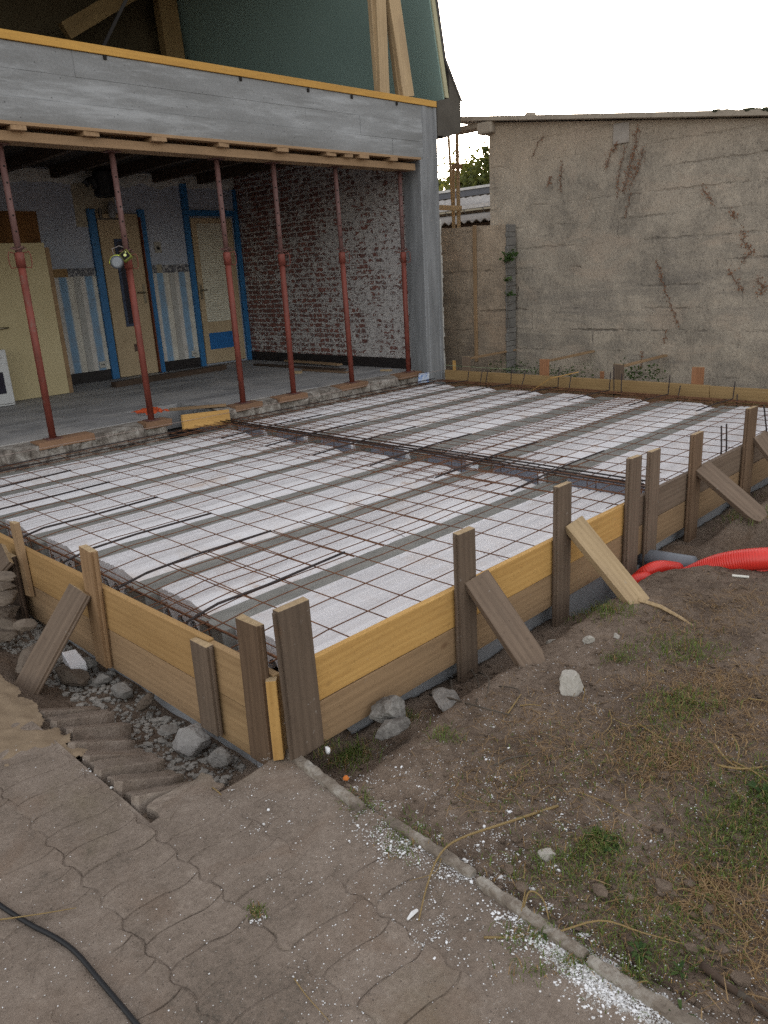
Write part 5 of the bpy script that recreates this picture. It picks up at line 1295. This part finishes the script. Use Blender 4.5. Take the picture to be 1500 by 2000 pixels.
BEADC = [(735,1580,40,170),(790,1650,55,330),(880,1680,40,200),(960,1740,40,170),(1060,1790,50,260),(1160,1890,60,520),(1130,1830,50,250),(1200,1950,70,620),(1270,1985,60,300),(1060,1850,30,120),(900,1620,60,140),(1000,1640,70,240),(1100,1590,70,160),(700,1530,35,120),(790,1500,60,130),(1000,1480,80,170),(1040,1700,60,200),(860,1780,40,110),(840,1840,25,60),(1240,1620,90,160),(1150,1450,100,120),(960,1430,60,80),(460,1485,35,170),(190,1500,18,50),(235,1520,16,50),(150,1290,15,20),(1300,1750,100,130),(520,1620,40,45),(470,1560,25,40),(560,1700,60,35),(1010,1560,50,120),(850,1560,40,100),(500,1790,16,60)]
for (px, py, s, n) in BEADC:
    sub_ = [(rb_.gauss(0,s*.8), rb_.gauss(0,s*.6), s*rb_.uniform(.06,.3)) for _ in range(9)]
    for _ in range(n):
        su = sub_[rb_.randrange(9)]
        q = ground_at(px+su[0]+rb_.gauss(0,su[2]), py+su[1]+rb_.gauss(0,su[2]*.7)); 
        if q.y > .03 and q.x > .0: continue
        big = rb_.random(); bead(q.x, q.y, rb_.uniform(.0009,.0020) if big < .90 else (rb_.uniform(.002,.0034) if big < .985 else rb_.uniform(.0043,.006)))
for (px, py, sx, sy, n) in [(765,1640,26,14,420),(800,1662,26,12,420),(880,1695,22,10,300),(905,1715,18,9,200),(1060,1835,26,12,380),(1110,1872,22,12,900),(1160,1905,26,13,1100),(1185,1948,34,20,1700),(1240,1975,40,20,1300),(1135,1925,36,24,700),(1290,2000,40,16,600),(735,1580,22,10,300),(1005,1660,24,12,200),(1015,1800,16,8,140)]:
    for _ in range(n):
        q = ground_at(px+rb_.gauss(0,sx), py+rb_.gauss(0,sy)); bg_ = rb_.random(); bead(q.x, q.y, rb_.uniform(.0007,.0017) if bg_ < .94 else rb_.uniform(.0020,.0046), .7)
for _ in range(4200):
    q = ground_at(560+940*rb_.random()**.8, rb_.uniform(1250,2000)); 
    if q.y < -.06 or q.x < EX: bead(q.x, q.y, rb_.uniform(.0009,.0023))
for _ in range(420):
    q = ground_at(rb_.uniform(0,900), rb_.uniform(1450,2000)); bead(q.x, q.y, rb_.uniform(.0010,.0022))
for _ in range(520):      # chips strewn along the edging
    t = rb_.random()**.7; q = ground_at(930+t*330+rb_.gauss(0,28), 1755+t*230+rb_.gauss(0,14)); bead(q.x, q.y, rb_.uniform(.0014,.0046), .5)
tag(bm_.build('polystyrene_crumbs', WHITE_BEAD), 'white polystyrene crumbs scattered over earth and paving', 'crumbs', kind='stuff')

GRASS = leaf_mat('grass_blade', (.052,.080,.020), (.155,.205,.055)); STRAWM = leaf_mat('dry_straw', (.20,.135,.055), (.40,.30,.15)); DRYG = leaf_mat('dry_grass', (.17,.105,.052), (.36,.245,.13))
rg = random.Random(9)
def blade(m, p, h, w, lean, az, mi=0):
    d = V((math.cos(az), math.sin(az), 0)); s = V((-math.sin(az), math.cos(az), 0))*w
    a = p; b = p+d*lean*h*.35+V((0,0,h*.6)); c = p+d*lean*h+V((0,0,h*(.92-.35*lean)))
    m.add([a-s, a+s, b+s*.75, b-s*.75, c], [(0,1,2,3),(3,2,4)], mi)
m = MB(); dry = MB()
GC = [(668,1475,28,16,520,.055),(1440,1640,75,62,1900,.028),(1480,1560,40,40,700,.032),(1250,1800,95,60,1000,.022),(1200,1720,60,50,450,.024),(1330,1850,80,50,550,.024),(1090,1690,60,30,500,.03),(800,1640,30,18,260,.03),(700,1570,20,14,120,.03),(1330,1270,45,16,420,.04),(1340,1375,40,14,330,.04),(1210,1285,18,8,130,.035),(1300,1400,40,25,260,.03),(1150,1200,50,9,300,.04),(1180,1190,25,6,200,.04),(1440,1010,40,9,350,.05),(1400,960,50,10,400,.06),(1480,920,40,10,350,.06),(1290,1480,80,40,500,.025),(1100,1480,90,40,300,.02),(990,1560,60,30,220,.02),(1170,1650,26,14,420,.03),(1040,1830,30,14,160,.03),(1130,1880,22,12,150,.03),(1230,1910,24,12,150,.03),(870,1440,20,8,90,.04),(500,1780,10,8,110,.014),(740,1620,10,8,30,.02),(795,1405,16,6,90,.04),(1040,1900,30,14,60,.03)]
for (px, py, sx, sy, n, h) in GC:
    for _ in range(n):
        q = ground_at(px+rg.gauss(0,sx), py+rg.gauss(0,sy))
        if (q.y > -.03 and q.x > -.02): continue
        q.z -= .003; blade(m if rg.random() < .82 else dry, q, h*rg.uniform(.4,1.25), rg.uniform(.0009,.0019), rg.uniform(.2,1.3), rg.uniform(0,6.28))
tag(m.build('grass', GRASS), 'short green grass in patches on the earth', 'grass', kind='stuff')
DC = [(1300,1480,60,30,500),(1400,1740,70,40,520),(1180,1480,140,70,430),(1420,1330,70,40,600),(1330,1340,80,30,400),(1090,1420,100,40,350),(1440,1420,60,40,400),(1250,1700,120,80,300),(1000,1520,90,40,250),(1470,1850,50,70,330),(1330,1100,60,12,140),(1440,1180,60,20,260),(1360,1220,80,25,300)]
for (px, py, sx, sy, n) in DC:
    for _ in range(n):
        q = ground_at(px+rg.gauss(0,sx), py+rg.gauss(0,sy))
        if (q.y > -.03 and q.x > -.02) or q.x < EX: continue
        L_ = rg.uniform(.02,.075); az = rg.uniform(0,6.28); d = V((math.cos(az),math.sin(az),0)); s = V((-d.y,d.x,0))*rg.uniform(.0005,.0012); q.z += .002
        bnd = V((-d.y,d.x,0))*rg.uniform(-.2,.2)*L_; hh = rg.uniform(0,.016)
        dry.add([q-s, q+s, q+d*L_*.5+bnd+s+V((0,0,hh)), q+d*L_*.5+bnd-s+V((0,0,hh)), q+d*L_+s*.4+V((0,0,hh*.3)), q+d*L_-s*.4+V((0,0,hh*.3))], [(0,1,2,3),(3,2,4,5)])
tag(dry.build('dry_grass', DRYG), 'matted brown dry grass and straw bits on the earth', 'dry grass', kind='stuff')
def straw(pts, r, lab, mat=None, h=.006, hs=None, name='straw', cat='straw', grp='loose straws on the ground'):
    m = MB(); P = []
    for i, (px, py) in enumerate(pts):
        q = ground_at(px, py); q.z += (hs[i] if hs else h); P.append(q)
    q = []
    for i in range(len(P)-1):
        a, b, c, d = P[max(i-1,0)], P[i], P[i+1], P[min(i+2,len(P)-1)]
        for t in (0,.25,.5,.75): q.append(.5*((2*b)+(c-a)*t+(2*a-5*b+4*c-d)*t*t+(3*b-a-3*c+d)*t**3))
    q.append(P[-1]); k = len(q)
    m.tube(q, [r*(1-.6*i/k) for i in range(k)], 5); tag(m.build(name, mat or STRAWM, smooth=True), lab, cat, grp)
straw([(1090,1576),(1000,1610),(900,1655),(860,1690),(835,1735),(818,1800)], .0042, 'long bowed golden straw crossing the edging onto the paving', hs=(.004,.012,.03,.035,.012,.003))
straw([(862,1688),(850,1710),(800,1722)], .0016, 'thin pale straw branching off the long bowed one', hs=(.02,.01,.003))
straw([(945,1833),(1060,1832),(1170,1818),(1260,1830),(1420,1870)], .0032, 'long straw lying across the third edging strip', hs=(.003,.006,.03,.01,.006))
straw([(1022,1775),(1035,1760),(1060,1775),(1072,1800)], .0030, 'bent pale straw draped over the edging strip', hs=(.004,.03,.03,.006))
straw([(1018,1790),(1026,1758),(1012,1802),(980,1808)], .0018, 'curled thin straw hooked beside the edging strip', hs=(.01,.032,.006,.003))
straw([(0,1800),(80,1795),(150,1776)], .0022, 'thin straw lying over the black cable', hs=(.006,.016,.005))
straw([(575,1915),(600,1950),(645,2000)], .0016, 'fine straw at the bottom of the paving')
straw([(400,1535),(418,1543),(433,1556)], .0034, 'short pale straw on the block beside the trench')
straw([(1395,1465),(1430,1500),(1500,1520)], .0034, 'pale dry stalk at the top of the right-hand straw bunch', hs=(.02,.012,.01))
straw([(1400,1500),(1450,1512),(1510,1500)], .0040, 'thick pale stalk in the right-hand straw bunch', hs=(.01,.018,.01))
straw([(1430,1490),(1470,1515),(1500,1535)], .0030, 'lower pale stalk in the right-hand straw bunch', hs=(.006,.015,.01))
straw([(1430,1460),(1442,1480),(1438,1500)], .0022, 'curled stalk above the right-hand straw bunch', hs=(.04,.03,.01))
straw([(1460,1367),(1500,1373)], .0036, 'stiff pale straw by the grey pebble at the right edge')
straw([(1245,1415),(1290,1445),(1302,1450)], .0030, 'pale straw in the middle of the earth patch')
straw([(1195,1405),(1230,1420),(1290,1420)], .0018, 'thin straw just above the pale one in the middle')
straw([(990,1398),(1005,1380),(1018,1365)], .0034, 'golden straw standing out near the twigs', hs=(.004,.012,.02))
straw([(1015,1381),(1040,1379),(1057,1382)], .0028, 'short golden straw right of the twigs')
straw([(1138,1340),(1142,1355),(1137,1370)], .0026, 'short curved straw right beside the pale stone')
straw([(1190,1390),(1194,1415),(1175,1440)], .0020, 'curved pale straw below the pale stone')
straw([(1250,1520),(1255,1540),(1248,1562),(1280,1575)], .0016, 'thin kinked straw on the dark earth')
straw([(1360,1690),(1430,1780),(1500,1850)], .0022, 'long thin straw in the lower right grass')
straw([(1480,1650),(1500,1680)], .0026, 'pale straw at the right edge above the dry grass')
straw([(1130,1550),(1180,1570),(1228,1598)], .0018, 'fine straw on the crumbs left of the grass')
straw([(1230,1930),(1262,1920),(1275,1935)], .0022, 'golden straw on the last edging strip')
straw([(1440,1945),(1475,1965),(1500,1985)], .008, 'dark weathered stick at the lower right corner', BARK, .008, name='stick', cat='stick', grp=None)
straw([(1370,1890),(1420,1930),(1480,1972),(1520,2005)], .011, 'grey-brown rotten stick lying in the lower right grass', W_DARK, .008, name='stick', cat='stick', grp=None)
for k, (pts, r, lab) in enumerate([([(885,1325),(915,1318),(935,1345),(930,1375)], .006, 'bent root arching out of the earth by the flat grey stone'),([(880,1330),(884,1370)], .008, 'stub root standing beside the flat grey stone'),([(840,1362),(880,1378),(935,1390),(1000,1400)], .005, 'long dark root running right from the flat grey stone'),([(935,1318),(955,1340),(950,1372)], .004, 'thin root loop right of the flat grey stone'),([(975,1345),(1010,1350),(1015,1365)], .003, 'fine brown twig below the first brace'),([(965,1500),(1000,1485),(1060,1478)], .004, 'dark twig on the crumb-strewn earth'),([(850,1310),(870,1325),(905,1330)], .004, 'twig against the right footing wall')]):
    straw(pts, r, lab, BARK, .01, [.012,.03,.02,.006][:len(pts)] if k < 4 else None, name='root', cat='root', grp='roots and twigs by the right footing')
def rosette(px, py, n, ln, lab, seed):
    rr = random.Random(seed); q = ground_at(px, py); m = MB()
    for i in range(n):
        az = rr.uniform(0,6.28); l = ln*rr.uniform(.5,1.1); w = l*.13; d = V((math.cos(az),math.sin(az),0)); s = V((-d.y,d.x,0)); h = rr.uniform(.2,.6)*l
        P = [q+d*.004, q+d*l*.35+s*w*.7+V((0,0,h*.7)), q+d*l*.35-s*w*.7+V((0,0,h*.7)), q+d*l*.7+s*w+V((0,0,h)), q+d*l*.7-s*w+V((0,0,h)), q+d*l+V((0,0,h*.6))]
        m.add(P, [(0,1,2),(1,3,4,2),(3,5,4)])
    tag(m.build('weed', GLEAF), lab, 'weed', 'broad-leaved weeds')
rosette(1190,1655,26,.036,'broad-leaved weed in the crumbs right of the second edging strip',1)
rosette(1160,1632,14,.028,'smaller weed just left of the broad-leaved one',2)
rosette(1250,1865,16,.034,'leafy weed beside the last edging strip',3)
rosette(1060,1822,14,.035,'small weed under the third edging strip near the straw',4)
rosette(1490,1555,14,.05,'dock weed at the right edge of the picture',5)
rosette(1330,1985,14,.035,'small weed beside the last edging strip at the bottom',6)
rosette(1330,1900,14,.03,'leafy weed in the lower grass near the stick',7)
# clods
m = MB()
for _ in range(1500):
    q = ground_at(rg.uniform(620,1500), rg.uniform(1110,2000))
    if (q.y > -.02 and q.x > -.02) or q.x < EX: continue
    r = rg.uniform(.003,.011) if rg.random() < .93 else rg.uniform(.010,.022); m.rock((q.x,q.y,q.z+r*.15), r, (1.2,1,.6), rg.randrange(40), 3)
tag(m.build('earth_clods', DIRT), 'small clods and stones of earth on the bare ground', 'clods', kind='stuff')

# ------------------------------------------------------------------ light, sky, camera
SKY_FILL = .85
SUN_AZ = math.radians(37.7); SUN_EL = math.radians(5.0)      # azimuth measured from +X towards +Y
world = bpy.data.worlds.new('World'); scene.world = world; world.use_nodes = True
nt = world.node_tree; bg = nt.nodes['Background']
sky = nt.nodes.new('ShaderNodeTexSky'); sky.sky_type = 'NISHITA'; sky.sun_disc = False
sky.sun_elevation = SUN_EL; sky.sun_rotation = math.pi/2-SUN_AZ; sky.air_density = 1.0; sky.dust_density = 2.5; sky.ozone_density = 1.0
hs = nt.nodes.new('ShaderNodeHueSaturation'); hs.inputs['Saturation'].default_value = .30
hs.inputs['Saturation'].default_value = .38
sky_fill = nt.nodes.new('ShaderNodeMix'); sky_fill.data_type = 'RGBA'; sky_fill.blend_type = 'ADD'; sky_fill.inputs[0].default_value = 1.0
sky_fill.inputs[7].default_value = (SKY_FILL*1.05, SKY_FILL*.985, SKY_FILL*.945, 1)      # even fill light added to the whole sky, brightens fronts and the room
nt.links.new(sky.outputs[0], hs.inputs['Color']); nt.links.new(hs.outputs[0], sky_fill.inputs[6]); nt.links.new(sky_fill.outputs[2], bg.inputs['Color']); bg.inputs['Strength'].default_value = .15
sun = bpy.data.lights.new('sun', 'SUN'); sun.energy = 2.0; sun.angle = math.radians(.5); sun.color = (1,.80,.55)
so = bpy.data.objects.new('sun', sun); COL.objects.link(so)
sd = V((math.cos(SUN_EL)*math.cos(SUN_AZ), math.cos(SUN_EL)*math.sin(SUN_AZ), math.sin(SUN_EL)))
so.rotation_euler = sd.to_track_quat('Z', 'Y').to_euler(); so.location = (20, 16, 8)
cam = bpy.data.cameras.new('camera'); co = bpy.data.objects.new('camera', cam); COL.objects.link(co)
cam.sensor_fit = 'VERTICAL'; cam.sensor_height = 36; cam.lens = FPX/2000*36; cam.clip_start = .05; cam.clip_end = 2000
mw = Matrix((RGT, UPV, -FWD)).transposed().to_4x4(); mw.translation = CAM; co.matrix_world = mw
scene.camera = co
scene.cycles.use_denoising = False; scene.cycles.max_bounces = 12; scene.cycles.diffuse_bounces = 8
scene.view_settings.view_transform = 'Standard'; scene.view_settings.look = 'None'
scene.view_settings.exposure = 2.0; scene.view_settings.gamma = 1
